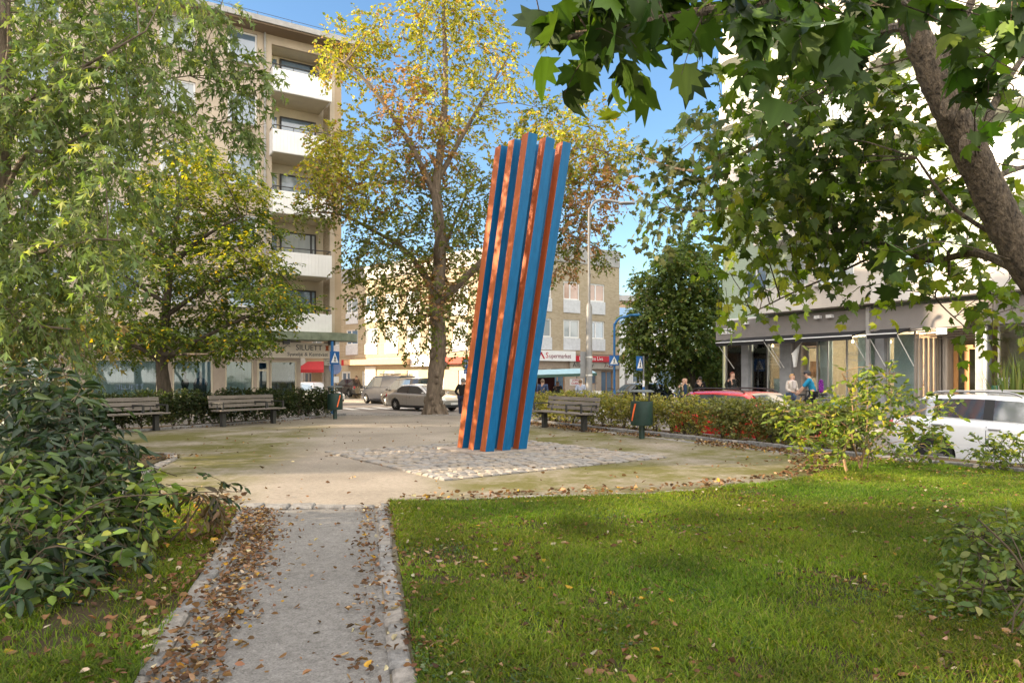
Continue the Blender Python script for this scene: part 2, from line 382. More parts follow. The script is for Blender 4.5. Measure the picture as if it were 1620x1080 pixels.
# zebra crossing
white_paint=M('road_paint',(.72,.70,.66),rough=.8,var=.15,scale=9)
g=MB()
for k in range(7):
    a=Vector((-11.5+k*1.0*.86,36.5+k*1.0*.51,STREET)); u=Vector((-.51,.86,0)); v=Vector((.86,.51,0))
    p=[a,a+v*.5,a+v*.5+u*2.6,a+u*2.6]; g.quad(*p)
g.quad((-7.6,28.2,STREET),(-3.4,28.0,STREET),(-3.4,28.35,STREET),(-7.6,28.55,STREET))
struct('zebra_crossing',g,white_paint,fix=False)

# cobbled diamond
U=Vector((.59,-.807,0)); V2=Vector((.807,.59,0))
Lc=Vector((-3.38,12.3,0))
cob=[M('cobble_grey',(.165,.155,.147),rough=.85,col2=(.29,.272,.255),scale=5,bump=.6,bscale=60),M('cobble_warm',(.215,.185,.155),rough=.85,col2=(.33,.29,.25),scale=5,bump=.6,bscale=60),M('cobble_brown',(.19,.165,.13),rough=.85,col2=(.31,.27,.225),scale=5,bump=.6,bscale=60)]
g=MB(); n=27; s=4.22/n
for i in range(n):
    off=random.uniform(0,s)
    for j in range(n+1):
        a0=i*s; b0=max(0,j*s*1.02-off); b1=min(4.35,b0+s*1.02)
        if b1-b0<.04 or b0>4.3: continue
        cx=(b0+b1)/2; hx=(b1-b0)/2-.014; hy=s/2-.014
        c=Lc+U*(a0+s/2)+V2*cx; zz=.03+random.uniform(-.009,.009); e=.022
        vs=[]
        jx=[random.uniform(-.012,.012) for _ in range(8)]
        for k,(ee,zk) in enumerate(((0,-.04),(0,zz-.012),(e,zz))):
            for q,(sx,sy) in enumerate(((-1,-1),(1,-1),(1,1),(-1,1))):
                p=c+V2*(sx*(hx-ee)+jx[q])+U*(sy*(hy-ee)+jx[q+4]); p.z=zk; vs.append(p)
        g.add(vs,[(8,9,10,11)]+[(a*4+b,a*4+(b+1)%4,(a+1)*4+(b+1)%4,(a+1)*4+b) for a in(0,1) for b in range(4)],random.choices((0,1,2),(5,3,2))[0])
struct('cobble_paving',g,cob,fix=False)
g=MB(); p=[Lc+U*.03+V2*.03,Lc+U*4.2+V2*.03,Lc+U*4.2+V2*4.34,Lc+U*.03+V2*4.34]; g.prism([(q.x,q.y) for q in p],-.02,.004); struct('cobble_joints',g,soil)

# ================================================================== SCULPTURE
orange=M('orange_paint',(.40,.10,.028),rough=.42,var=.2,scale=3,stretch=(5,5,.35),spec=.5,bump=.04,bscale=25)
blue=M('blue_paint',(.004,.115,.275),rough=.45,var=.16,scale=3,stretch=(5,5,.35),spec=.3,bump=.03,bscale=25)
slabm=M('concrete_slab',(.30,.26,.225),rough=.9,var=.25,scale=5,bump=.5)
b3=Vector((-.466,11.9,0))
root=thing('sculpture','tall leaning sculpture of blue beams with orange sides standing on the cobbled diamond','sculpture',b3)
# slab
g=MB(); c=[U*.12-V2*.28,U*.12+V2*1.22,-U*1.2+V2*1.22,-U*1.2-V2*.28]
g.prism([(q.x,q.y) for q in c],.0,.055); g.build('base_slab',slabm,root,bevel=.012)
for i in range(3):
    for j in range(3):
        g=MB(); o=-U*(.38*i)+V2*(.36*j); wv,wu=.19,.175; H=5.27-.055; lean=U*1.24
        P=[o,o+V2*wv,o+V2*wv-U*wu,o-U*wu]
        bt=[Vector((q.x,q.y,.055)) for q in P]; tp=[Vector((q.x+lean.x,q.y+lean.y,.055+H)) for q in P]
        g.add(bt+tp,[(3,2,1,0),(4,5,6,7)],0)
        g.add(bt+tp,[(0,1,5,4)],0); g.add(bt+tp,[(2,3,7,6)],0)      # blue front/back
        g.add(bt+tp,[(1,2,6,5),(3,0,4,7)],1)                          # orange sides
        g.build('beam',[blue,orange],root,bevel=.006)

# ================================================================== BENCHES, BINS
wood=M('weathered_wood',(.10,.088,.076),rough=.85,scale=4,col2=(.235,.205,.18),stretch=(.6,14,14),bump=.5,bscale=9)
iron=M('bench_iron',(.035,.035,.034),rough=.55,var=.3)
def make_bench(label):
    r=thing('park_bench',label,'bench',group='slatted benches round the square')
    for k in range(4):
        pass
    g=MB(); t=rad(-12)
    R=Matrix.Rotation(t,4,'X')
    for k in range(3):
        z=.56+k*.118; y=.20+(z-.5)*.2
        for sx in (-1,0,1)[1:2]: g.box((0,y,z),(2.2,.034,.100 if k else .095),R)
    g.build('backrest',wood,r,bevel=.006)
    g=MB()
    for k in range(4): g.box((0,-.27+k*.118,.44+.006*abs(k-1.5)),(2.2,.105,.036))
    g.build('seat',wood,r,bevel=.006)
    for sx in (-.86,.86):
        g=MB(); g.box((sx,-.05,.21),(.11,.13,.43)); g.box((sx,-.05,.402),(.07,.5,.035)); g.build('leg',iron,r,bevel=.005)
        g=MB(); g.tube([(sx,.13,.40),(sx,.2,.52),(sx,.31,.88)],[.026]*3,6); g.build('back_support',iron,r)
    for sx in (-1.03,1.03,.42):
        g=MB(); g.box((sx,-.27,.55),(.05,.035,.24)); g.box((sx,-.04,.655),(.045,.5,.03)); g.box((sx,.21,.6),(.05,.03,.14)); g.build('armrest',iron,r,bevel=.004)
    return r
b1=make_bench('weathered slatted bench in front of the right hedge by the sculpture')
def benchat(b,legA,legB):            # leg positions, left to right seen from the plaza
    a,b_=Vector(legA),Vector(legB); u=(b_-a).normalized(); c=(a+b_)/2
    b.location=(c.x,c.y,0); b.rotation_euler=(0,0,math.atan2(u.y,u.x))
benchat(b1,(.94,18.46),(1.82,17.05))
b2=copy_tree(b1); b2['label']='weathered bench in front of the left hedge, beside the green bin with the slanted strip'; benchat(b2,(-7.98,18.7),(-7.09,20.25))
b3_=copy_tree(b1); b3_['label']='weathered bench partly hidden behind the big dark shrub'; benchat(b3_,(-10.05,15.95),(-9.1,17.4))
green=M('bin_green',(.012,.035,.028),rough=.45,var=.3,scale=7,spec=.5)
stripm=M('orange_strip',(.75,.14,.04),rough=.5)
lidm=M('bin_lid',(.09,.10,.095),rough=.5,var=.2)
def make_bin(label,strip,ang):
    r=thing('litter_bin',label,'bin',group='green litter bins')
    g=MB(); g.lathe([(.235,.30),(.245,.33),(.245,.82),(.232,.825),(.225,.80),(.215,.36),(0,.355)],28); g.lathe([(.249,.44),(.249,.45)],28); g.build('drum',green,r,smooth=True)
    g=MB(); g.lathe([(.065,-.02),(.065,.32)],14); g.build('post',green,r,smooth=True)
    g=MB(); g.lathe([(0,1.085),(.2,1.075),(.27,1.05),(.275,1.03),(.26,1.03),(0,1.035)],28); g.build('lid',lidm,r,smooth=True)
    for a in (.5,.5+math.pi):
        g=MB(); g.box((.21*math.cos(a),.21*math.sin(a),.92),(.03,.05,.24)); g.build('lid_bracket',iron,r)
    g=MB(); n=8; vs=[]
    for k in range(n+1):
        t=k/n; th=ang+.42*t; z=.40+.38*t
        for dz in (-.0,):
            for s in (-.08,.08): vs.append((.2515*math.cos(th+s),.2515*math.sin(th+s),z)); 
    fs=[(2*k,2*k+1,2*k+3,2*k+2) for k in range(n)]
    g.add(vs,fs); o=g.build('strip',stripm,r); so_=o.modifiers.new('s','SOLIDIFY'); so_.thickness=.006; so_.offset=1
    return r
bl=make_bin('green bin with a slanted orange strip beside the left bench and hedge',1,-1.05); bl.location=(-5.78,22.3,0)
br=make_bin('green litter bin standing alone in front of the right hedge',1,-2.75); br.location=(2.87,15.1,0)
# ================================================================== BUILDINGS
beige=M('plaster_beige',(.50,.42,.33),rough=.9,var=.15,scale=.8,bump=.08,bscale=90,spec=.2)
tan=M('plaster_tan',(.45,.345,.24),rough=.9,var=.08,scale=1.5,spec=.2)
white=M('white_paint',(.84,.84,.84),rough=.6,var=.05,scale=2)
whitew=M('white_frame',(.80,.80,.80),rough=.45,var=.04)
offw=M('cream_panel',(.62,.55,.42),rough=.7,var=.06,scale=3)
darkm=M('dark_metal',(.035,.035,.038),rough=.45,var=.25)
greym=M('grey_roof_metal',(.36,.35,.34),rough=.5,var=.2,scale=3)
patina=M('patina_copper',(.15,.185,.13),rough=.7,scale=3,col2=(.27,.31,.23))
ybrick=brick('yellow_brick',(.52,.43,.31),(.42,.34,.23),(.52,.45,.36),1,scale=4.0,bw=.9,rh=.3)
mint=brick('mint_brick',(.50,.60,.46),(.46,.56,.43),(.40,.46,.38),1,scale=4.0,bw=.9,rh=.3)
planks=M('beige_planks',(.44,.37,.28),rough=.8,var=.1,scale=3,stretch=(9,9,.4))
pane=M('window_pane',(.13,.20,.29),rough=.04,var=.3,scale=.6,spec=1.0); pane.node_tree.nodes['Principled BSDF'].inputs['IOR'].default_value=1.75
pane_c=M('curtained_pane',(.36,.40,.42),rough=.06,var=.12,scale=.8,spec=1.0,stretch=(6,6,.3))
pane_p=M('sunset_reflection_pane',(.50,.33,.26),rough=.06,var=.15,scale=1.2,spec=.8)  # pink of a sunset reflection put into the pane colour
sglass=glass('shop_glass',amount=.9)
blinds=M('vertical_blinds',(.50,.49,.45),rough=.8,col2=(.70,.69,.65),scale=3.0,stretch=(7,7,.02))
red=M('red_sign',(.50,.012,.025),rough=.45,var=.05)
black=M('black_letter',(.02,.02,.022),rough=.5)
def frame(o,rz): return Matrix.Translation(Vector(o))@Matrix.Rotation(rz,4,'Z')
def wall(mb,x0,x1,z0,z1,y,holes,depth=.18,mi=0):
    xs=sorted(set([x0,x1]+[h[i] for h in holes for i in(0,1) if x0<h[i]<x1])); zs=sorted(set([z0,z1]+[h[i] for h in holes for i in(2,3) if z0<h[i]<z1]))
    for a,b in zip(xs[:-1],xs[1:]):
        for c,d in zip(zs[:-1],zs[1:]):
            mx,mz=(a+b)/2,(c+d)/2
            if any(h[0]<mx<h[1] and h[2]<mz<h[3] for h in holes): continue
            mb.quad((a,y,c),(b,y,c),(b,y,d),(a,y,d),mi)
    for a,b,c,d in holes:
        mb.quad((a,y,c),(a,y+depth,c),(a,y+depth,d),(a,y,d),mi); mb.quad((b,y,c),(b,y,d),(b,y+depth,d),(b,y+depth,c),mi)
        mb.quad((a,y,c),(b,y,c),(b,y+depth,c),(a,y+depth,c),mi); mb.quad((a,y,d),(a,y+depth,d),(b,y+depth,d),(b,y,d),mi)
def window(root,Mx,x0,x1,z0,z1,y,mull=(.5,),fm=None,pm=None,fw=.06,sill=True,name='window',cross=()):
    fm=fm or whitew; pm=pm or pane
    g=MB(); g.M=Mx
    g.span((x0,y-.02,z0),(x0+fw,y+.05,z1)); g.span((x1-fw,y-.02,z0),(x1,y+.05,z1))
    g.span((x0+fw,y-.02,z0),(x1-fw,y+.05,z0+fw)); g.span((x0+fw,y-.02,z1-fw),(x1-fw,y+.05,z1))
    for m in mull:
        xm=x0+(x1-x0)*m; g.span((xm-fw*.55,y-.015,z0+fw),(xm+fw*.55,y+.045,z1-fw))
    for m in cross:
        zm=z0+(z1-z0)*m; g.span((x0+fw,y-.012,zm-fw*.4),(x1-fw,y+.042,zm+fw*.4))
    o=g.build(name,fm,root)
    g=MB(); g.M=Mx; g.span((x0+fw*.5,y+.012,z0+fw*.5),(x1-fw*.5,y+.028,z1-fw*.5)); g.build('pane',pm,o)
    if sill:
        g=MB(); g.M=Mx; g.span((x0-.05,y-.24,z0-.05),(x1+.05,y-.022,z0-.004)); g.build('sill',greym,o)
    return o
def text(root,s,size,Mx,loc,mat,name='lettering',align='CENTER',depth=.006,squash=1.0,rot=None):
    cu=D.curves.new('txt','FONT'); cu.body=s; cu.size=size; cu.align_x=align; cu.align_y='CENTER'; cu.extrude=depth; cu.resolution_u=3
    t=D.objects.new('txt',cu); C.objects.link(t)
    dg=bpy.context.evaluated_depsgraph_get(); me=D.meshes.new_from_object(t.evaluated_get(dg))
    D.objects.remove(t); D.curves.remove(cu)
    me.materials.clear(); me.materials.append(mat)
    R=Mx@Matrix.Translation(Vector(loc))@(rot if rot is not None else Matrix.Rotation(rad(90),4,'X'))@Matrix.Diagonal((squash,1,1,1))
    me.transform(R); me.name=name
    o=D.objects.new(name,me); C.objects.link(o); o.parent=root; return o
def part(root,Mx,name,mat,*spans,bevel=0,**k):
    g=MB(); g.M=Mx
    for a,b in spans: g.span(a,b)
    return g.build(name,mat,root,bevel=bevel,**k)
Z=lambda z: z-STREET
I4=Matrix.Identity(4)
# ---- A: apartment block on the left, with balconies and the tailor's shop
A=thing('apartment_building','beige apartment block with white balconies above a tailor shop, left side of the square','building',(-9.9,32,STREET),rad(30.7))
holes=[(-1.31,1.37,Z(3.62),Z(16.65))]
wins=[]
for r in range(5):
    zt=5.95+2.74*r
    for (a,b) in ((-3.2,-1.95),(-5.9,-4.5),(-7.9,-6.6),(-10.8,-9.4),(-13.2,-11.8),(-15.8,-14.4)):
        wins.append((a,b,Z(zt-1.42),Z(zt))); 
g=MB(); wall(g,-18,1.92,Z(3.3),Z(17.05),0,holes[:1]+wins,.16)
g.quad((1.92,0,Z(3.3)),(1.92,9,Z(3.3)),(1.92,9,Z(17.05)),(1.92,0,Z(17.05)),1)
g.quad((-18,0,0),(-18,9,0),(-18,9,Z(17.05)),(-18,0,Z(17.05)))
g.quad((-18,9,0),(1.92,9,0),(1.92,9,Z(17.05)),(-18,9,Z(17.05)))
g.quad((1.6,-.004,Z(3.3)),(1.924,-.004,Z(3.3)),(1.924,-.004,Z(17.05)),(1.6,-.004,Z(17.05)),1)
g.quad((-18,0,Z(3.3)),(1.92,0,Z(3.3)),(1.92,9,Z(3.3)),(-18,9,Z(3.3)))
g.build('wall',[beige,tan],A,fix=False)
g=MB(); g.quad((-1.31,1.16,Z(3.62)),(1.37,1.16,Z(3.62)),(1.37,1.16,Z(16.65)),(-1.31,1.16,Z(16.65)),0)
g.quad((-1.31,.16,Z(3.62)),(-1.31,1.16,Z(3.62)),(-1.31,1.16,Z(16.65)),(-1.31,.16,Z(16.65)),0)
g.quad((1.37,.16,Z(3.62)),(1.37,1.16,Z(3.62)),(1.37,1.16,Z(16.65)),(1.37,.16,Z(16.65)),1)
g.quad((-1.31,.16,Z(16.65)),(1.37,.16,Z(16.65)),(1.37,1.16,Z(16.65)),(-1.31,1.16,Z(16.65)),0)
g.build('loggia_wall',[offw,ybrick],A,fix=False)
for i,wn in enumerate(wins): window(A,I4,*wn,.10,mull=(.06,),fw=.07,pm=(pane_c if i%3==1 else pane))
for k in range(5):
    zt=4.3+2.74*k; zb=zt-1.02
    b=part(A,I4,'balcony',white,((-1.42,-.78,Z(zb)),(1.24,-.70,Z(zt))),((-1.42,-.70,Z(zb)),(-1.35,-.002,Z(zt))),((1.17,-.70,Z(zb)),(1.24,-.002,Z(zt))))
    g=MB()
    for q in range(17):
        x=-1.42+2.66*(q+.5)/17; g.span((x-.068,-.795,Z(zb)+.02),(x+.068,-.782,Z(zt)-.02))
    g.build('planking',white,b)
    part(b,I4,'floor_slab',offw,((-1.34,-.69,Z(zb)+.02),(1.16,1.15,Z(zb)+.16)))
    g=MB(); g.tube([(-1.38,-.02,Z(zt)+.19),(-1.38,-.74,Z(zt)+.19),(1.2,-.74,Z(zt)+.19),(1.2,-.02,Z(zt)+.19)],.024,6)
    for x in (-1.38,-.5,.35,1.2): g.tube([(x,-.74,Z(zt)-.02),(x,-.74,Z(zt)+.19)],.014,5)
    g.build('railing',darkm,b)
    window(A,I4,-1.28,-.78,Z(zb)+.17,Z(zb)+2.3,1.06,mull=(),fm=offw,fw=.09,sill=False,name='balcony_door')
    window(A,I4,-.72,.98,Z(zb)+.85,Z(zb)+2.3,1.06,mull=(.86,),fm=darkm,pm=(pane_c if k==1 else pane),fw=.07,sill=False)
    part(A,I4,'loggia_panel',offw,((-.72,1.06,Z(zb)+.17),(.98,1.15,Z(zb)+.84)))
rf=part(A,I4,'roof',greym,((-18.6,-.95,Z(17.12)),(2.75,9.6,Z(17.36))))
part(rf,I4,'soffit',M('soffit_wood',(.22,.16,.11),rough=.8,stretch=(1,12,1)),((-18.5,-.85,Z(17.05)),(2.65,9.5,Z(17.115))))
g=MB(); g.tube([(-8,-.4,Z(17.75)),(2.5,-.4,Z(17.75))],.012,4)
for x in np.arange(-8,2.6,1.5): g.tube([(x,-.4,Z(17.35)),(x,-.4,Z(17.75))],.012,4)
g.build('roof_rail',darkm,rf)
ph=part(rf,I4,'penthouse',white,((-12,3,Z(17.37)),(-5.6,9,Z(19.9))))
g=MB()
for x in np.arange(-5.2,-3.4,.3): g.tube([(x,2.2,Z(17.36)),(x,2.2,Z(18.5))],.02,4)
g.tube([(-5.3,2.2,Z(18.5)),(-3.4,2.2,Z(18.5))],.025,4); g.build('terrace_railing',darkm,rf)
g=MB(); g.tube([(-1.62,-.07,Z(3.4)),(-1.62,-.07,Z(17.05))],.05,8)
for z in np.arange(4,17,2.2): g.box((-1.62,-.05,Z(z)),(.14,.09,.04))
g.build('drain_pipe',greym,A)
# canopy with rounded end, over the shops
g=MB(); pl=[(-18,-1.35),(1.3,-1.35)]+[(1.3+1.35*math.sin(a),-1.35*math.cos(a)) for a in np.linspace(.2,1.57,7)]+[(2.65,-.01),(-18,-.01)]
g.prism(pl,Z(3.06),Z(3.42))
for x in np.arange(-17.5,1.3,.42): g.span((x,-1.372,Z(3.08)),(x+.03,-1.352,Z(3.41)))
cn=g.build('canopy',patina,A)
for x in (-.9,1.15): part(cn,I4,'canopy_lamp',darkm,((x-.14,-1.2,Z(2.84)),(x+.14,-.98,Z(3.055))))
# ground floor
SH=[(-8.5,-5.95),(-5.4,-3.8),(-3.3,-2.1),(-1.95,-1.42),(-1.36,-.18)]
gh=[(a,b,Z(-.30),Z(2.12)) for a,b in SH]+[(-13.5,-12.2,Z(-.3),Z(2.1)),(-11.9,-9.6,Z(-.1),Z(2.1))]
g=MB(); wall(g,-18,0,0,Z(3.3),.02,gh,.14); g.quad((0,.02,0),(0,8.9,0),(0,8.9,Z(3.3)),(0,.02,Z(3.3))); g.build('ground_floor_wall',M('shop_plaster',(.40,.33,.27),rough=.9,scale=2),A,fix=False)
for (a,b) in SH[:3]:
    wn=window(A,I4,a,b,Z(-.30),Z(2.12),.09,mull=(),fm=offw,pm=sglass,fw=.07,sill=False,name='shop_window')
    part(wn,I4,'vertical_blind',blinds,((a+.08,.135,Z(-.28)),(b-.08,.16,Z(2.1))))
for (a,b) in ((-11.9,-9.6),(-13.5,-12.2)):
    wn=window(A,I4,a,b,Z(-.10),Z(2.1),.09,mull=(.5,),fm=offw,pm=sglass,fw=.07,sill=False,name='shop_window'); part(wn,I4,'vertical_blind',blinds,((a+.08,.135,Z(-.1)),(b-.08,.16,Z(2.1))))
dr=window(A,I4,-1.95,-1.42,Z(-.30),Z(2.12),.09,mull=(),fm=offw,pm=sglass,fw=.1,sill=False,name='shop_door',cross=(.3,.82))
wn=window(A,I4,-1.36,-.18,Z(-.30),Z(2.12),.09,mull=(),fm=offw,pm=sglass,fw=.06,sill=False,name='shop_window')
g=MB(); g.quad((-2,2.5,0),(0,2.5,0),(0,2.5,Z(3)),(-2,2.5,Z(3))); g.quad((-2,.3,0),(-2,2.5,0),(-2,2.5,Z(3)),(-2,.3,Z(3))); g.quad((-2,.2,.05),(-.02,.2,.05),(-.02,2.5,.05),(-2,2.5,.05)); g.quad((-2,.2,Z(2.3)),(-.02,.2,Z(2.3)),(-.02,2.5,Z(2.3)),(-2,2.5,Z(2.3)))
g.build('shop_interior',M('shop_inner_wall',(.40,.36,.30),rough=.9),A,fix=False)
g=MB()
for x,h,w_ in ((-1.15,1.1,.16),(-.9,1.25,.17),(-.62,1.0,.2),(-.38,1.5,.16)):
    g.ell((x,.62,Z(-.3)+h*.62),(w_,.14,h*.38),10,6); g.ell((x,.62,Z(-.3)+h+.08),(.09,.09,.11),8,6); g.tube([(x,.62,Z(-.33)),(x,.62,Z(-.3)+h*.4)],.03,6)
g.build('display_dress',M('display_fabric',(.30,.29,.30),rough=.6,scale=9,var=.5),A)
sg=part(A,I4,'shop_sign',M('sign_cream',(.80,.72,.61),rough=.6,var=.03),((-3.9,-.10,Z(2.26)),(1.5,-.02,Z(2.98))))
slate=M('slate_letter',(.035,.038,.045),rough=.5)
text(sg,'SILUETT',.36,I4,(.36,-.106,Z(2.74)),slate,squash=.95); text(sg,'Syateljé & Kemtvätt',.235,I4,(.3,-.106,Z(2.43)),slate)
text(sg,'SAMT MYCKET MER',.16,I4,(-2.0,-.106,Z(2.42)),slate); text(sg,'LAGNING OCH ÄNDRING',.13,I4,(-2.1,-.106,Z(2.62)),slate)
g=MB(); g.tube([(-1.05,-.107,Z(2.55)),(-.62,-.107,Z(2.86)),(-.5,-.107,Z(2.78))],.012,4); g.build('roof_mark',slate,sg)
part(sg,I4,'spool_mark',M('spool_orange',(.42,.10,.03)),((1.12,-.115,Z(2.62)),(1.3,-.102,Z(2.66))),((1.145,-.113,Z(2.66)),(1.275,-.102,Z(2.82))),((1.12,-.115,Z(2.82)),(1.3,-.102,Z(2.86))))
winblue=M('window_letter',(.16,.22,.30),rough=.4)
text(A,'SILUETT',.30,I4,(-7.0,.066,Z(.95)),winblue); text(A,'SILUETT',.17,I4,(-2.72,.066,Z(.75)),winblue)
for nm,cx,pts,mt in (('dress_print',-4.9,[(0,0),(.16,0),(.12,.5),(.17,.8),(.1,1.05),(.16,1.3),(.12,1.48),(.05,1.5),(.045,1.6),(.07,1.75),(0,1.85)],black),('suit_print',-4.3,[(0,0),(.15,0),(.17,.7),(.24,.75),(.27,1.3),(.22,1.48),(.06,1.55),(.06,1.63),(.08,1.75),(0,1.85)],slate)):
    g=MB(); pl=[(cx+x,z) for x,z in pts]+[(cx-x,z) for x,z in reversed(pts[1:-1])]
    vs=[(x,.126,Z(-.2)+z) for x,z in pl]; vs2=[(x,.132,z) for x,_,z in vs]; n=len(vs)
    g.add(vs+vs2,[tuple(range(n)),tuple(range(2*n-1,n-1,-1))]+[(i,(i+1)%n,n+(i+1)%n,n+i) for i in range(n)]); g.build(nm,mt,A)
part(A,I4,'street_name_sign',M('name_plate',(.55,.52,.46)),((1.02,-.30,Z(1.93)),(1.62,-.27,Z(2.22)))); text(A,'Torsgatan',.13,I4,(1.32,-.305,Z(2.13)),black); text(A,'10-12',.10,I4,(1.25,-.305,Z(2.0)),black)
g=MB(); g.lathe([(.2,0),(.2,Z(3.05))],20,(1.32,.15,0)); g.build('pillar',M('pillar_concrete',(.36,.32,.27),rough=.85,bump=.2),A,smooth=True)
# pavement slabs in front of A
g=MB(); g.M=frame((-9.9,32,0),rad(30.7)); g.span((-20,-3.2,-.8),(3.0,1.0,-.30)); struct('pavement',g,pavem)

# ---- B: corner building, supermarket
Bp=(1.0,43.2,STREET)
B=thing('corner_building','yellow brick corner building with a supermarket on the ground floor, behind the sculpture','building',Bp)
FL=frame((0,0,0),rad(-38.9)); FR=frame((0,0,0),rad(30.7))
rows=((6.45,7.65,5.6),(3.95,5.15,3.15))
def wing(Mx,x0,x1,wx,ww,paneset):
    hs=[(x,x+ww,Z(r[0]),Z(r[1])) for x in wx for r in rows]
    g=MB(); g.M=Mx; wall(g,x0,x1,Z(2.9),Z(8.9),0,hs,.14); g.quad((x0,.0,Z(8.9)),(x1,.0,Z(8.9)),(x1,8,Z(8.9)),(x0,8,Z(8.9)))
    g.build('wall',ybrick,B,fix=False)
    for i,h in enumerate(hs):
        window(B,Mx,*h,.07,mull=(.42,),fw=.09,pm=paneset[i%len(paneset)],sill=False)
        r=rows[i%2]; part(B,Mx,'spandrel_panel',M('spandrel_white',(.62,.63,.66),rough=.5),((h[0]-.02,-.05,Z(r[2])),(h[1]+.02,.03,Z(r[0])-.01)))
    part(B,Mx,'parapet',greym,((x0-.0,-.06,Z(8.9)+.003),(x1+.0,.12,Z(10.0))))
wing(FR,.0,7.44,(.55,2.45,4.6,6.02-.0)[:3],1.25,[pane_c,pane_c,pane_p,pane,pane_p,pane]) if False else wing(FR,.0,7.44,(.5,2.75,4.85),1.3,[pane_p,pane_c,pane_p,pane_c,pane_p,pane])
wing(FL,-24,0,tuple(-1.9-2.35*k for k in range(10)),1.45,[pane,pane_c,pane_c])
# right side and back so it is a volume
g=MB(); g.M=FR; g.quad((7.44,0,0),(7.44,8,0),(7.44,8,Z(8.9)),(7.44,0,Z(8.9))); g.quad((0,8,0),(7.44,8,0),(7.44,8,Z(8.9)),(0,8,Z(8.9))); g.build('side_wall',ybrick,B,fix=False)
part(B,FR,'side_parapet',greym,((7.38,.121,Z(8.9)+.003),(7.5,8,Z(9.98))))
# ground floor right: shop
g=MB(); g.M=FR; wall(g,0,7.44,0,Z(2.9),.05,[(.3,1.5,.3,Z(1.9)),(1.8,2.9,.1,Z(1.95)),(4.5,5.5,Z(.9),Z(1.75)),(5.9,6.9,.1,Z(1.8))],.2); g.build('shop_wall',M('shop_board',(.42,.34,.27),rough=.85),B,fix=False)
for a,b,c,d in ((.3,1.5,.3,Z(1.9)),(1.8,2.9,.1,Z(1.95)),(4.5,5.5,Z(.9),Z(1.75)),(5.9,6.9,.1,Z(1.8))): window(B,FR,a,b,c,d,.15,fm=M('shop_frame',(.33,.2,.12)),fw=.07,sill=False,name='shop_window')
s1=part(B,FR,'supermarket_sign',white,((-.02,-.25,Z(2.42)),(3.55,-.06,Z(3.08))))
text(s1,'S',.5,FR,(1.30,-.256,Z(2.76)),red); text(s1,'upermarket',.40,FR,(1.46,-.256,Z(2.735)),M('sign_wine',(.20,.02,.05)),align='LEFT',squash=.9)
g=MB(); g.M=FR
for a,b in (((.62,Z(2.55)),(.88,Z(2.98))),((.82,Z(2.98)),(1.08,Z(2.55)))):
    g.add([(a[0]-.06,-.257,a[1]),(a[0]+.06,-.257,a[1]),(b[0]+.06,-.257,b[1]),(b[0]-.06,-.257,b[1])],[(0,1,2,3)])
g.build('arrow_mark',red,s1,fix=False)
s2=part(B,FR,'red_shop_sign',red,((3.56,-.22,Z(2.4)),(7.7,-.06,Z(2.78)))); text(s2,'Luthagens Livs',.34,FR,(3.85,-.226,Z(2.6)),white,align='LEFT',squash=1.0)
s3=part(B,FR,'hours_board',M('board_beige',(.40,.36,.31)),((3.2,-.12,Z(1.93)),(7.4,-.0,Z(2.39)))); text(s3,'Alla dagar',.44,FR,(3.4,-.126,Z(2.17)),black,align='LEFT'); text(s3,'7-23',.44,FR,(6.0,-.126,Z(2.17)),M('wine_letter',(.12,.02,.02)),align='LEFT')
# ground floor left wing
gx=[-1.6-2.6*k for k in range(9)]
hs=[(x-1.9,x-.7,.15,Z(1.85)) for x in gx]
g=MB(); g.M=FL; wall(g,-24,0,0,Z(2.9),.05,hs,.15); g.build('arcade_wall',M('ochre_plaster',(.56,.47,.33),rough=.9,var=.1),B,fix=False)
for i,h in enumerate(hs): window(B,FL,*h,.14,mull=(.55,),fw=.16,pm=(pane_c if i%2 else pane),sill=False,name='shop_front')
cn=part(B,FL,'awning_band',M('orange_fascia',(.60,.38,.22),rough=.6),((-17.5,-.9,Z(2.32)),(-10.3,-.02,Z(2.72))))
part(B,FL,'red_band',M('red_fascia',(.52,.05,.03),rough=.6),((-7.4,-.5,Z(2.3)),(-.0,-.02,Z(2.75))))
s4=part(B,FL,'corner_shop_sign',white,((-10.25,-.55,Z(2.15)),(-7.45,-.05,Z(2.95))))
s5=part(B,FL,'hours_poster',white,((-16.0,-.04,Z(.75)),(-14.75,.03,Z(2.2)))); text(s5,'7-23',.50,FL,(-15.37,-.048,Z(1.3)),M('wine_letter',(.12,.02,.02)))
aw=MB(); aw.M=FL; aw.add([(-23.6,-1.2,Z(2.0)),(-19.6,-1.2,Z(2.0)),(-19.6,-.02,Z(2.7)),(-23.6,-.02,Z(2.7)),(-23.6,-1.2,Z(1.75)),(-19.6,-1.2,Z(1.75))],[(0,1,2,3),(4,5,1,0)]); aw.build('red_awning',M('red_cloth',(.55,.05,.06),rough=.8),B,fix=False)
part(B,FL,'red_shop_mark',red,((-18.2,-.6,Z(2.3)),(-17.55,-.05,Z(2.75))))
g=MB(); g.M=frame(Bp,rad(-38.9)); g.span((-40,-3,-.3),(1.5,.02,.14)); struct('pavement',g,pavem)
g=MB(); g.M=frame(Bp,rad(30.7)); g.span((-1.5,-2.6,-.3),(8.5,.02,.143)); struct('pavement',g,pavem)

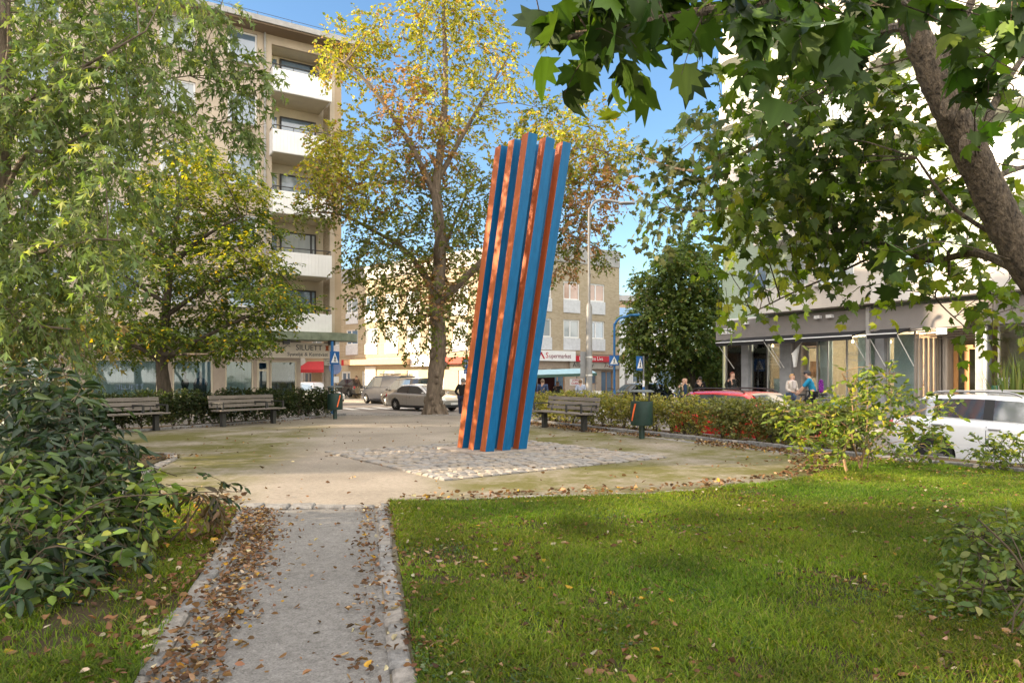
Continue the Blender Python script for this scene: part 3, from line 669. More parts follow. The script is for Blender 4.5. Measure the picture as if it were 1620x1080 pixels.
# ---- C: building on the right with the shop
Cp=(9.56,31,STREET)
Cb=thing('shop_building','tall pale building with mint brick, grey shopfront and black awnings, right of the square','building',Cp,rad(-58))
cwhite=M('warm_white_render',(.60,.57,.53),rough=.85,var=.07,scale=1.2); gstone=M('shop_stone',(.22,.225,.235),rough=.6,scale=2,col2=(.33,.34,.355)); fasc=M('fascia_grey',(.24,.22,.21),rough=.7,var=.08,scale=2)
creamw=M('cream_plaster',(.52,.47,.42),rough=.85,var=.10,scale=1.5)
cw=[]
for r in range(6):
    zb=4.75+2.85*r
    cw+= [(1.25,2.35,Z(zb),Z(zb+1.45)),(3.0,4.2,Z(zb-.75),Z(zb+1.45)),(8.0,9.2,Z(zb-.75),Z(zb+1.45)),(10.0,11.4,Z(zb),Z(zb+1.45)),(13,14.4,Z(zb),Z(zb+1.45))]
g=MB(); wall(g,0,22,Z(3.92),Z(22),0,cw,.15); g.quad((0,0,0),(0,12,0),(0,12,Z(22)),(0,0,Z(22))); g.quad((0,12,0),(22,12,0),(22,12,Z(22)),(0,12,Z(22))); g.quad((22,0,0),(22,12,0),(22,12,Z(22)),(22,0,Z(22))); g.quad((0,0,Z(22)),(22,0,Z(22)),(22,12,Z(22)),(0,12,Z(22)))
g.build('wall',mint,Cb,fix=False)
for i,h in enumerate(cw): window(Cb,I4,*h,.08,mull=(.5,),fw=.07,pm=(pane_c if i%2 else pane),sill=False)
for r in range(6):
    zb=3.98+2.85*r
    part(Cb,I4,'balcony',cwhite,((2.45,-.95,Z(zb)),(5.0,-.88,Z(zb+1.0))),((2.45,-.88,Z(zb)),(2.52,-.004,Z(zb+1.0))),((2.52,-.88,Z(zb)+.0),(5.0,-.004,Z(zb+.12))))
    by=MB(); wall(by,5.0,7.4,Z(zb),Z(zb+2.84),-.97,[(5.35,6.85,Z(zb+.85),Z(zb+2.3))],.12); by.quad((5.0,-.97,Z(zb)),(5.0,-.004,Z(zb)),(5.0,-.004,Z(zb+2.84)),(5.0,-.97,Z(zb+2.84))); by.quad((7.4,-.97,Z(zb)),(7.4,-.004,Z(zb)),(7.4,-.004,Z(zb+2.84)),(7.4,-.97,Z(zb+2.84))); by.quad((5,-.97,Z(zb)),(7.4,-.97,Z(zb)),(7.4,-.004,Z(zb)),(5,-.004,Z(zb)))
    by.build('bay',creamw,Cb,fix=False)
    window(Cb,I4,5.35,6.85,Z(zb+.85),Z(zb+2.3),-.89,mull=(.35,),fw=.08,pm=pane_c)
    part(Cb,I4,'balcony',cwhite,((7.42,-.95,Z(zb)),(12.6,-.88,Z(zb+1.0))),((12.53,-.88,Z(zb)),(12.6,-.004,Z(zb+1.0))),((7.42,-.88,Z(zb)),(12.53,-.004,Z(zb+.12))))
for zb in (9.35,12.2,15.05):
    g=MB(); n=14; o_=[(1.15+1.0*math.cos(a),-.003-1.05*math.sin(a)) for a in np.linspace(0,math.pi,n)]; i_=[(1.15+.93*math.cos(a),-.003-.98*math.sin(a)) for a in np.linspace(0,math.pi,n)]
    g.prism(o_,Z(zb),Z(zb+.12)); g.prism(o_+i_[::-1],Z(zb+.123),Z(zb+1.0)); g.build('round_balcony',cwhite,Cb)
part(Cb,I4,'ledge',white,((-.05,-.12,Z(3.86)),(2.44,-.003,Z(3.97))))
part(Cb,I4,'shop_fascia',fasc,((-.02,-.42,Z(3.02)),(7.0,.0,Z(3.855))),((7.12,-.42,Z(3.02)),(22,.0,Z(3.855))))
part(Cb,I4,'drain_pipe',greym,((7.0,-.5,.1),(7.12,-.38,Z(3.9))))
for a,b in ((1.12,1.49),(3.07,3.6),(7.1,7.44),(10.42,10.72)): part(Cb,I4,'pillar',gstone,((a,-.1,0),(b,.35,Z(3.015))),bevel=.01)
for q in (((4.65,-.06,0),(7.09,.3,Z(.38))),((7.45,-.06,0),(8.46,.3,Z(.38))),((1.5,-.04,0),(3.06,.3,Z(.12))),((11,-.06,0),(22,.3,Z(.35)))): part(Cb,I4,'base_wall',gstone,q)
for a,b,zz,mu in ((0.1,1.1,.1,()),(1.5,3.06,Z(.13),(.55,)),(4.65,7.08,Z(.39),(.2,.52)),(7.46,8.46,Z(.39),()),(11.0,13.6,Z(.36),(.5,)),(13.7,17,Z(.36),(.5,))):
    window(Cb,I4,a,b,zz,Z(3.01),.08,mull=mu,fm=greym,pm=sglass,fw=.05,sill=False,name='shop_window')
window(Cb,I4,3.95,4.6,.12,Z(2.6),.5,mull=(),fm=greym,pm=sglass,fw=.06,sill=False,name='shop_door')
g=MB(); g.span((3.6,.1,0),(3.93,.6,Z(3.0))); g.span((3.93,.4,Z(2.62)),(4.64,.6,Z(3.0))); g.build('doorway_lining',fasc,Cb)
g=MB(); g.quad((0.05,4,0),(22,4,0),(22,4,Z(3)),(0.05,4,Z(3)),0); g.quad((.05,.36,.11),(22,.36,.11),(22,4,.11),(.05,4,.11),1); g.quad((.05,.36,Z(3.0)),(22,.36,Z(3.0)),(22,4,Z(3.0)),(.05,4,Z(3.0)),0); g.quad((9.0,.4,0),(9.0,4,0),(9.0,4,Z(3)),(9.0,.4,Z(3)),0)
g.quad((.06,.3,0),(.06,4,0),(.06,4,Z(3)),(.06,.3,Z(3)),0)
g.build('shop_interior',[M('inner_beige',(.52,.42,.31),rough=.9),M('inner_floor',(.25,.19,.14),rough=.7)],Cb,fix=False)
for a,b,y0,z0,z1 in ((1.56,2.15,.4,.15,2.9),(2.4,2.95,.42,.15,1.7),(6.15,7.0,.42,.85,3.3),(7.52,8.4,.42,.85,3.3),(5.4,5.9,2.5,.1,2.2)):
    part(Cb,I4,'display_panel',white,((a,y0,z0),(b,y0+.05,Z(z1-.4))))
for x,z in ((5.0,.39),(5.35,.39),(6.0,.39),(1.75,.13),(2.3,.13),(2.85,.13),(7.7,.39),(8.2,.39)):
    part(Cb,I4,'display_card',white,((x-.12,.2,Z(z)),(x+.16,.23,Z(z)+.3)))
bulb=M('lamp_glow',(1,.62,.25),emit=9)
for x_ in (2.3,5.6,8.0):
    pl_=D.lights.new('pendant_light','POINT'); pl_.energy=85; pl_.color=(1,.80,.58); pl_.shadow_soft_size=.12; po_=D.objects.new('pendant_light',pl_); C.objects.link(po_); po_.location=Matrix(frame((9.56,31,STREET),rad(-58)))@Vector((x_,1.7,Z(2.45)))
g=MB()
for x,y,z in ((1.75,1.2,2.75),(2.25,1.5,2.72),(2.8,2,2.0),(5.1,1.8,2.8),(5.3,2.0,2.8),(6.0,1.6,2.75),(6.2,1.9,2.8),(6.95,1.2,2.7)):
    b_=MB(); b_.ell((x,y,Z(z)),(.05,.05,.06),8,6); b_.tube([(x,y,Z(z)+.05),(x,y,Z(2.99))],.008,4); b_.build('pendant_lamp',bulb,Cb)
text(Cb,'GALLERI',.2,I4,(6.2,.07,Z(2.25)),M('window_white_letter',(.42,.41,.39)),squash=.8,depth=.002); text(Cb,'LUSTHUSET',.15,I4,(6.2,.07,Z(2.0)),MATS['window_white_letter'],depth=.002)
pl_=part(Cb,I4,'street_name_sign',white,((.18,-.45,Z(3.28)),(1.0,-.423,Z(3.52)))); text(pl_,'Geijersgatan',.12,I4,(.59,-.455,Z(3.45)),slate); text(pl_,'19 - 21',.10,I4,(.59,-.455,Z(3.33)),slate)
for x,z,w_,h_,cc in ((4.9,1.2,.5,.7,(.25,.1,.06)),(5.7,1.5,.9,.6,(.1,.14,.2)),(6.6,1.1,.4,.8,(.45,.4,.33)),(2.0,1.4,.5,.7,(.2,.1,.05)),(2.6,1.3,.4,.5,(.3,.3,.33)),(7.9,1.4,.6,.7,(.12,.2,.16))):
    part(Cb,I4,'picture',M('picture_%.2f_%.2f'%cc[:2],cc,scale=5,var=.6),((x-w_/2,3.9,Z(z)),(x+w_/2,3.98,Z(z+h_))))
for x in (4.75,6.75): part(Cb,I4,'curtain',M('sheer_curtain',(.68,.66,.62),rough=.9,stretch=(14,14,.3)),((x-.12,.32,Z(.4)),(x+.42,.36,Z(2.95))))
part(Cb,I4,'table',M('dark_wood',(.10,.055,.03),rough=.6),((5.0,1.6,Z(.45)),(6.4,2.3,Z(.5))),((5.05,1.65,.11),(5.12,1.72,Z(.45))),((6.28,2.18,.11),(6.35,2.25,Z(.45))))
# awnings
def awning(x0,x1):
    g=MB(); g.add([(x0,-.43,Z(3.06)),(x1,-.43,Z(3.06)),(x1,-1.25,Z(2.86)),(x0,-1.25,Z(2.86)),(x0,-.43,Z(3.01)),(x1,-.43,Z(3.01)),(x1,-1.25,Z(2.81)),(x0,-1.25,Z(2.81))],[(0,1,2,3),(7,6,5,4),(0,3,7,4),(1,5,6,2),(0,4,5,1)])
    g.add([(x0,-1.252,Z(2.87)),(x1,-1.252,Z(2.87)),(x1,-1.26,Z(2.70)),(x0,-1.26,Z(2.70)),(x0,-1.275,Z(2.87)),(x1,-1.275,Z(2.87)),(x1,-1.275,Z(2.70)),(x0,-1.275,Z(2.70))],[(0,1,2,3),(7,6,5,4),(0,4,5,1),(3,2,6,7)])
    a=g.build('awning',M('black_cloth',(.018,.018,.02),rough=.8),Cb)
    g=MB(); g.tube([(x0,-1.29,Z(2.85)),(x1,-1.29,Z(2.85))],.022,6)
    for x in (x0+.03,x1-.03): g.tube([(x,-1.26,Z(2.84)),(x,-.15,Z(1.75))],.018,5)
    g.build('awning_arm',whitew,a)
awning(.75,3.2); awning(3.3,6.95); awning(7.5,8.55)
for x in (5.0,5.5,1.6): part(Cb,I4,'wall_lamp',whitew,((x,-.62,Z(3.62)),(x+.22,-.425,Z(3.74))))
# entrance with slats
ow=M('orange_wood',(.48,.22,.07),rough=.45,scale=3,stretch=(9,9,.5),col2=(.62,.32,.12)); gw=M('grey_wood',(.20,.175,.15),rough=.85,scale=3,stretch=(9,9,.5),col2=(.36,.32,.28),bump=.3,bscale=8)
g=MB()
for k in range(7): g.span((8.52+k*.1,-.12+k*.13,.05),(8.58+k*.1,-.0+k*.13,Z(2.72)))
g.span((8.5,-.135,Z(.6)),(9.2,-.125,Z(.65))); g.build('slat_wall',gw,Cb)
g=MB(); g.span((9.21,.36,0),(9.36,1.2,Z(3.0))); g.build('entrance_side',gw,Cb)
g=MB()
for k in range(6): g.span((8.6+.1*k,-.5+.22*k,Z(2.95)-.07*k),(10.41,-.42+.22*k,Z(2.99)-.07*k))
g.build('pergola',gw,Cb)
window(Cb,I4,9.37,10.4,.08,Z(2.45),.78,mull=(.4,),fm=ow,pm=sglass,fw=.14,sill=False,name='entrance_door')
part(Cb,I4,'number_plate',white,((9.45,-.55,Z(2.78)),(9.78,-.53,Z(2.98)))); text(Cb,'19',.15,I4,(9.61,-.556,Z(2.88)),black)
part(Cb,I4,'white_post',white,((10.75,-.3,0),(10.83,-.22,Z(3.0))))
part(Cb,I4,'notice',white,((11.05,-.03,Z(.95)),(11.35,.02,Z(1.35))))
part(Cb,I4,'green_notice',M('green_notice',(.05,.2,.15)),((10.86,-.03,Z(.85)),(11.03,.02,Z(1.1))))
g=MB(); g.M=frame((9.56,31,0),rad(-58)); g.span((-3,-3.4,-.8),(24,.04,-.16)); struct('pavement',g,pavem)
# hanging flag beside the shop door
fl=thing('hanging_flag','white flag with a dark round mark hanging beside the shop door','flag',(0,0,0))
Mx=frame((9.56,31,0),rad(-58))
g=MB(); g.M=Mx; g.tube([(4.35,-.42,2.75),(4.35,-1.1,2.25)],.015,5); g.build('flag_pole',whitew,fl)
g=MB(); g.M=Mx; g.add([(4.35,-.55,2.66),(4.35,-1.05,2.28),(4.40,-1.0,1.75),(4.25,-.62,1.78)],[(0,1,2,3)]); o=g.build('flag_cloth',white,fl,fix=False); so_=o.modifiers.new('s','SOLIDIFY'); so_.thickness=.01
g=MB(); g.M=Mx; g.lathe([(.11,0),(.11,.012)],14,(4.29,-.82,2.1),'x'); g.build('flag_mark',slate,fl)
# ---- houses and walls further back
H=thing('low_white_house','low white house with small dark windows under the chestnut tree','house',(9.5,52,STREET),rad(8))
g=MB(); wall(g,-3,3.6,0,Z(2.9),0,[(-.3,.6,Z(1.0),Z(1.9)),(1.6,3.0,Z(.6),Z(1.9))],.12); g.add([(-3,0,Z(2.9)),(3.6,0,Z(2.9)),(3.6,6,Z(2.9)),(-3,6,Z(2.9)),(3.6,0,0),(3.6,6,0),(-3,0,0),(-3,6,0)],[(0,1,2,3),(1,4,5,2),(0,3,7,6)]); g.build('wall',white,H,fix=False)
for h in ((-.3,.6,Z(1.0),Z(1.9)),(1.6,3.0,Z(.6),Z(1.9))): window(H,I4,*h,.08,fm=greym,sill=False)
part(H,I4,'roof',greym,((-3.2,-.3,Z(2.91)),(3.8,6.2,Z(3.05))))
W_=thing('brown_shed','dark brown wooden bicycle shed behind the parked bicycles','shed',(12.6,41.5,STREET),rad(-20))
g=MB(); wall(g,-2.6,3.6,0,Z(2.5),0,[(1.9,3.3,.9,Z(1.9))],.1); g.quad((-2.6,0,0),(-2.6,3,0),(-2.6,3,Z(2.5)),(-2.6,0,Z(2.5))); g.build('wall',M('brown_boards',(.06,.035,.022),rough=.8,stretch=(8,8,.4),var=.3),W_,fix=False)
window(W_,I4,1.9,3.3,.9,Z(1.9),.06,fm=offw,pm=pane_c,mull=(.33,.66),cross=(.5,),sill=False)
part(W_,I4,'roof',darkm,((-2.8,-.4,Z(2.51)),(3.8,3.2,Z(2.65))))
T=thing('distant_house','tan house with a flat roof and white window far down the street','house',(12.8,74,STREET),rad(20))
g=MB(); wall(g,-4,5,0,Z(9.6),0,[(-1.2,.6,Z(7.2),Z(8.7)),(2,3.8,Z(7.2),Z(8.7))],.1); g.quad((-4,0,0),(-4,8,0),(-4,8,Z(9.6)),(-4,0,Z(9.6))); g.build('wall',M('tan_brick_plain',(.50,.36,.24),rough=.9),T,fix=False)
for h in ((-1.2,.6,Z(7.2),Z(8.7)),(2,3.8,Z(7.2),Z(8.7))): window(T,I4,*h,.06,pm=pane_c,sill=False)
part(T,I4,'roof',greym,((-4.3,-.4,Z(9.61)),(5.3,8.3,Z(10.2))))
T2=thing('blue_roofed_house','white house with a blue pitched roof between the supermarket and the tree','house',(11.0,62,STREET),rad(15))
g=MB(); wall(g,-3,3.5,0,Z(6.2),0,[(-1.9,-1.0,Z(3.6),Z(5.0)),(-.4,.5,Z(3.6),Z(5.0))],.1); g.quad((-3,0,0),(-3,6,0),(-3,6,Z(6.2)),(-3,0,Z(6.2))); g.build('wall',white,T2,fix=False)
g=MB(); g.add([(-3.3,-.4,Z(6.2)),(3.8,-.4,Z(6.2)),(3.8,3,Z(8.0)),(-3.3,3,Z(8.0)),(3.8,6.3,Z(6.2)),(-3.3,6.3,Z(6.2))],[(0,1,2,3),(3,2,4,5),(0,3,5),(1,4,2),(0,5,4,1)]); g.build('roof',M('blue_roof',(.16,.27,.40),rough=.5,stretch=(8,1,1)),T2)
for h in ((-1.9,-1.0,Z(3.6),Z(5.0)),(-.4,.5,Z(3.6),Z(5.0))): window(T2,I4,*h,.06,pm=pane_c,sill=False)
Gt=thing('picket_gate','grey metal picket gate beside the supermarket','gate',(7.9,46.9,STREET),rad(20))
g=MB()
for k in range(9): g.tube([(k*.16,0,.05),(k*.16,0,2.3)],.022,5)
for z in (.3,2.0): g.tube([(-.02,0,z),(1.3,0,z)],.025,5)
g.build('pickets',greym,Gt); g=MB(); g.box((-.1,0,1.2),(.1,.1,2.4)); g.build('gate_post',greym,Gt)
# ---- unseen left block, added so its roofline and slits shape shade and sun patches
Lb=thing('left_shade_block','unseen block added beyond the left edge of the square to shade it','building',(-40,10,STREET),0)
segs=[(-60,-14.75),(-13.6,-10.75),(-6.1,-5.7),(-3.0,2.3),(4.3,24)]
for a,b in segs:
    g=MB(); g.span((0,a,0),(4,b,20.6)); g.build('wall',beige,Lb)
    rf=part(Lb,I4,'roof',greym,((-.2,a,20.61),(4.2,b,20.8)))
    for y in np.arange(a+.2,b-1.6,5.0):
        for z in (4.5,7.5,10.5,13.5,16.5): part(Lb,I4,'window',pane,((4.0,y,z),(4.03,y+1.4,z+1.5)))

Rb=thing('rear_shade_block','unseen block added behind the balcony block to cast shade on the corner building','building',(-27,59,STREET),0)  # hidden block added for its shadow edge on the corner building's left wing
g=MB(); g.span((-8,-7.2,0),(7.4,6,17.5)); g.build('wall',beige,Rb); part(Rb,I4,'roof',greym,((-8.4,-7.6,17.51),(7.8,6.4,17.8)))
for y in (-5.5,-2.5,.5,3.5):
    for z in (4.5,7.5,10.5,13.5): part(Rb,I4,'window',pane,((7.4,y,z),(7.43,y+1.3,z+1.5)))
# ================================================================== VEGETATION
bark=M('bark',(.085,.065,.048),rough=.95,scale=5,col2=(.22,.17,.125),stretch=(3,3,.7),bump=1.0,bscale=26)
bark_d=M('bark_dark',(.045,.036,.028),rough=.95,scale=6,col2=(.12,.095,.07),stretch=(3,3,.7),bump=.9,bscale=22)
bark_l=M('bark_maple',(.026,.02,.014),rough=.98,scale=15,col2=(.19,.145,.098),stretch=(2.4,2.4,1.2),bump=1.6,bscale=30)
twigm=M('twig',(.075,.055,.035),rough=.9,var=.3)
lf=leafmat('leaf',.42); lf_gloss=leafmat('leaf_glossy',.22,.48,.38); lf_dry=leafmat('leaf_dry',.25,.8,.1); grassm=leafmat('grass_blade',.55,.6,.2)
def smooth_path(pts,n=5):
    P=[Vector(p) for p in pts]; out=[]
    for i in range(len(P)-1):
        p0=P[max(i-1,0)];p1=P[i];p2=P[i+1];p3=P[min(i+2,len(P)-1)]
        for k in range(n):
            t=k/n; out.append(.5*((2*p1)+(p2-p0)*t+(2*p0-5*p1+4*p2-p3)*t*t+(3*p1-p0-3*p2+p3)*t**3))
    out.append(P[-1]); return out
def limb(mb,pts,r0,r1,n=8,rough=.05,sub=5):
    P=smooth_path(pts,sub); m=len(P)
    rr=[(r0+(r1-r0)*(i/(m-1))**.8)*(1+random.uniform(-rough,rough)) for i in range(m)]
    mb.tube(P,rr,n); return P
def crown_leaves(clusters, kind, size, per_twig, twig_len, droop, pals, up=.6, spread=.9, center=None, twigs=None, tw_r=.006, spacing=None, fan=.8, sizejit=.35, flat=1.0):
    """clusters: (center, (rx,ry,rz), ntwigs, palette index). returns arrays for leaves()"""
    Ps=[];Ys=[];Ns=[];Cs=[];Ss=[]
    for c,r,nt,pi in clusters:
        c=np.array(c); r=np.array(r if hasattr(r,'__len__') else (r,r,r))
        dirs=norm(RNG.normal(size=(nt,3))*np.array([1,1,flat]))
        rad_=RNG.uniform(0,1,(nt,1))**.45
        base=c+dirs*rad_*r
        td=norm(dirs*.8+RNG.normal(size=(nt,3))*.45*np.array([1,1,flat])+np.array([0,0,-droop*.4]))
        ln=twig_len*RNG.uniform(.55,1.25,(nt,1))
        s=(np.arange(per_twig)+.5)/per_twig
        s=s[None,:,None]*np.ones((nt,1,1))
        P=base[:,None,:]+td[:,None,:]*(s*ln[:,None,:])+np.array([0,0,-1.0])*(s**2*ln[:,None,:]*droop*.7)
        tdir=norm((td[:,None,:]+np.array([0,0,-1.0])*s*droop*1.2).reshape(-1,3))
        side=norm(np.cross(tdir,np.array([0,0,1.0])+RNG.normal(size=tdir.shape)*.25)); sgn=np.where((np.arange(per_twig)%2)==0,1,-1); sgn=np.tile(sgn,nt)[:,None]
        Y=tdir*.55+side*sgn*fan*RNG.uniform(.4,1.1,(len(tdir),1))+RNG.normal(size=tdir.shape)*.22+np.array([0,0,-droop*.55])
        Nn=np.array([0,0,up])+RNG.normal(size=tdir.shape)*.45
        Ps.append(P.reshape(-1,3)); Ys.append(Y); Ns.append(Nn); n=len(Y)
        Cs.append(pick_colors(n,pals[pi],.22)*np.repeat(RNG.uniform(.8,1.2,(nt,1)),per_twig,axis=0)); Ss.append(size*RNG.uniform(1-sizejit,1+sizejit,n))
        if twigs is not None:
            for i in range(nt):
                if random.random()<.6:
                    e=base[i]+td[i]*ln[i]+np.array([0,0,-1])*ln[i]*droop*.6; m_=base[i]+td[i]*ln[i]*.5+np.array([0,0,-1])*ln[i]*droop*.16
                    twigs.tube([base[i]-td[i]*ln[i]*.2,m_,e],[tw_r,tw_r*.8,tw_r*.4],3,cap=False)
    return [np.concatenate(a) for a in (Ps,Ys,Ns,Ss,Cs)]
def connect(mb, skel, clusters, r=.03, sag=.1, n=5):
    """a branch from the nearest skeleton point to each cluster"""
    S=[p for path in skel for p in path]
    for c,rr,nt,pi in clusters:
        c=Vector(c); q=min(S,key=lambda p:(p-c).length+max(0,p.z-c.z)*.6)
        d=(c-q); L=d.length
        if L<.15: continue
        mid=q+d*.5+Vector((random.uniform(-.1,.1),random.uniform(-.1,.1),random.uniform(-.02,.16)))*L
        limb(mb,[q,mid,c,c+d.normalized()*min(.5,L*.2)],r*(.6+.25*min(L,3)),r*.3,n,sub=3)
def px_clusters(lst, dbase, dj, squash=1.0, dens=1.0, rscale=1.0, depth=1.0):
    """photo-outline guided crown: (px,py,radius px,ntwigs,palette[,d])"""
    out=[]
    for e in lst:
        d=e[5] if len(e)>5 else dbase+random.uniform(-dj,dj)
        r=e[2]*d/F*rscale; out.append((tuple(at(e[0],e[1],d)),(r,r*depth,r*squash),max(2,int(e[3]*dens)),e[4]))
    return out
def finish_tree(root,trunk,branches,twigs,cl_arrays,kind,lm,barkm,name='crown'):
    inv=root.matrix_basis.inverted() if root.matrix_basis else None
    off=np.array(root.location)
    t=trunk.build('trunk',barkm,root,smooth=True); t.data.transform(Matrix.Translation(-Vector(root.location)))
    if twigs is not None and 0<len(twigs.f): branches.add(twigs.v,twigs.f); twigs=None
    if branches.v:
        b=branches.build('branches',barkm,root,smooth=True,fix=False); b.data.transform(Matrix.Translation(-Vector(root.location)))
    if twigs is not None and twigs.v:
        b=twigs.build('twigs',twigm,root,fix=False); b.data.transform(Matrix.Translation(-Vector(root.location)))
    P,Y,Nn,S,Co=cl_arrays
    return leaves(name,P-off,Y,Nn,S,Co,kind,lm,root)

# ---- central linden behind the sculpture
lin_y=[((.44,.40,.045),4),((.26,.28,.04),4),((.40,.29,.06),1.8),((.34,.17,.06),.9),((.15,.17,.03),2)]  # yellowing leaves; on the upper clusters the yellow also paints in sunlight
lin_g=[((.11,.135,.032),5),((.165,.185,.036),3),((.25,.24,.04),1.5),((.26,.15,.06),.6)]
lin_b=[((.36,.20,.10),4),((.28,.14,.07),3),((.18,.15,.04),2),((.42,.27,.15),1)]
tr=thing('linden_tree','big yellowing linden tree with a thick trunk standing behind the sculpture','tree',(-2.82,25.2,-.02))
T0=MB(); T1=MB(); TW=MB()
d0=25.2
tp=[at(688,657,d0),at(686,640,d0),at(689,600,d0),at(694,540,d0),at(690,480,d0),at(692,440,d0)]
P=smooth_path(tp,6); m=len(P); rr=[]
for i in range(m):
    t=i/(m-1); rr.append((.41 if i==0 else .10*math.exp(-t*9)+.305-.04*t)*(1+random.uniform(-.06,.06)))
T0.tube(P,rr,14)
for k in range(6):
    a=k*1.05; T0.tube([P[0]+Vector((.26*math.cos(a),.26*math.sin(a),.4)),P[0]+Vector((.38*math.cos(a),.38*math.sin(a),.1)),P[0]+Vector((.5*math.cos(a),.5*math.sin(a),-.06))],[.12,.11,.05],6)
for _ in range(26):
    q=random.choice(P[2:-6]); a=random.uniform(0,6.28); T0.ell((q.x+.31*math.cos(a),q.y+.31*math.sin(a),q.z+random.uniform(-.2,.2)),(.09,.09,.12),8,6)
sk=[P]
L_=lambda pts,r0,r1:sk.append(limb(T1,pts,r0,r1,8))
top=at(692,440,d0)
L_([at(692,455,d0),at(697,380,d0),at(690,300,d0-.2),at(700,215,d0+.1),at(705,130,d0),at(702,30,d0),at(700,-30,d0)],.27,.04)
L_([at(693,480,d0),at(735,440,d0-.4),at(775,400,d0-.9),at(830,330,d0-1.2),at(890,290,d0-1.4)],.19,.05)
L_([at(690,470,d0),at(668,430,d0+.4),at(640,395,d0+.8),at(600,370,d0+1),at(540,340,d0+1.1),at(485,335,d0+1)],.16,.03)
L_([at(697,330,d0),at(660,250,d0-.5),at(625,190,d0-.9),at(580,130,d0-1.1),at(545,100,d0-1.2)],.14,.03)
L_([at(695,280,d0),at(740,200,d0+.5),at(780,130,d0+1),at(810,80,d0+1.2)],.12,.03)
L_([at(692,420,d0),at(690,390,d0-1),at(700,350,d0-2),at(690,300,d0-2.6)],.14,.03)
L_([at(692,430,d0),at(700,400,d0+1),at(720,350,d0+2),at(740,300,d0+2.6)],.14,.03)
L_([at(830,330,d0-1.2),at(900,240,d0-1.2),at(960,240,d0-1)],.08,.02)
L_([at(830,330,d0-1.2),at(900,370,d0-1),at(950,395,d0-.9)],.08,.02)
cl=[(700,-10,50,46,0),(650,25,45,40,0),(745,20,45,38,0),(690,70,55,46,0),(760,75,50,42,0),(805,115,35,24,0),(555,75,42,40,0),(585,45,28,20,0),(530,100,26,24,0),(600,110,45,34,0),(640,150,42,36,2),(690,160,50,38,0),(745,165,48,34,0),(565,205,36,30,0),(520,225,32,30,0),(610,235,50,46,0),(540,265,48,50,0),(500,275,30,26,0),(670,235,55,48,2),(730,245,55,46,0),(585,290,52,50,0),(640,310,55,50,1),(700,320,60,50,1),(755,320,50,40,1),(540,310,34,26,2),(500,328,26,18,1),(468,338,18,10,1),(575,370,44,36,1),(620,385,50,44,1),(680,390,55,46,1),(735,390,50,36,1),(640,440,50,40,1),(590,455,40,30,1),(560,425,28,16,1),(700,440,48,40,2),(680,465,36,24,2),(745,455,44,30,1),(640,490,40,28,1),(600,500,30,16,1),(690,505,42,24,1),(740,510,40,24,1),(650,535,30,14,1),(735,555,24,10,1),(870,205,45,34,0),(925,200,42,36,0),(895,250,55,50,0),(955,250,42,34,0),(985,235,22,12,1),(930,300,50,42,2),(880,320,55,44,1),(840,260,45,34,0),(975,290,22,12,2),(925,350,42,28,2),(880,380,42,28,1),(930,395,36,20,1),(958,402,16,8,1),(850,420,32,16,1),(890,420,28,12,2),(850,170,34,20,1),(800,210,40,24,0),(800,300,50,34,1)]
C1=px_clusters(cl,d0,1.5,dens=2.25,rscale=1.0,depth=1.3)
# back half of the crown
for e in cl[::2]: C1+=px_clusters([(e[0],e[1],e[2]*1.05,e[3]*.6,e[4],d0+random.uniform(1.6,2.8))],d0,0)
connect(T1,sk,C1,.022)
arr=crown_leaves(C1,'quad',.135,9,.55,.35,[lin_y,lin_g,lin_b],twigs=TW,tw_r=.008)
finish_tree(tr,T0,T1,TW,arr,'quad',lf,bark)

# ---- hornbeam by the left benches
hb=[((.085,.13,.022),6),((.125,.175,.028),3),((.26,.28,.025),1.0),((.58,.38,.02),.45)]
hb_y=[((.36,.37,.025),4),((.55,.43,.025),1.4),((.19,.225,.03),4),((.11,.15,.028),3)]
tr=thing('hornbeam_tree','spreading green and yellow tree with low layered branches behind the left benches','tree',(-10.5,20.6,0))
T0=MB(); T1=MB(); TW=MB(); d0=20.6
P=limb(T0,[at(262,668,d0),at(262,630,d0),at(258,600,d0),at(256,560,d0),at(262,500,d0),at(270,420,d0),at(282,330,d0),at(292,250,d0)],.27,.04,12); sk=[P]
for pts in ([(258,570,0),(300,545,-.6),(350,520,-1),(420,490,-1.2),(470,490,-1.2)],[(258,575,0),(220,550,-.5),(170,540,-.9),(120,545,-1)],[(262,500,0),(320,460,.3),(380,430,.5),(430,420,.5)],[(262,480,0),(200,440,-.2),(150,430,-.4)],[(270,420,0),(330,370,-.6),(390,340,-.8)],[(272,400,0),(220,350,.4),(190,320,.6)],[(282,330,0),(330,280,.3),(370,275,.5)],[(258,560,0),(280,560,-1.6),(330,560,-2.6)],[(258,540,0),(250,530,1.5),(230,520,2.6)]):
    L_([at(a,b,d0+c) for a,b,c in pts],.09,.015)
cl=[]
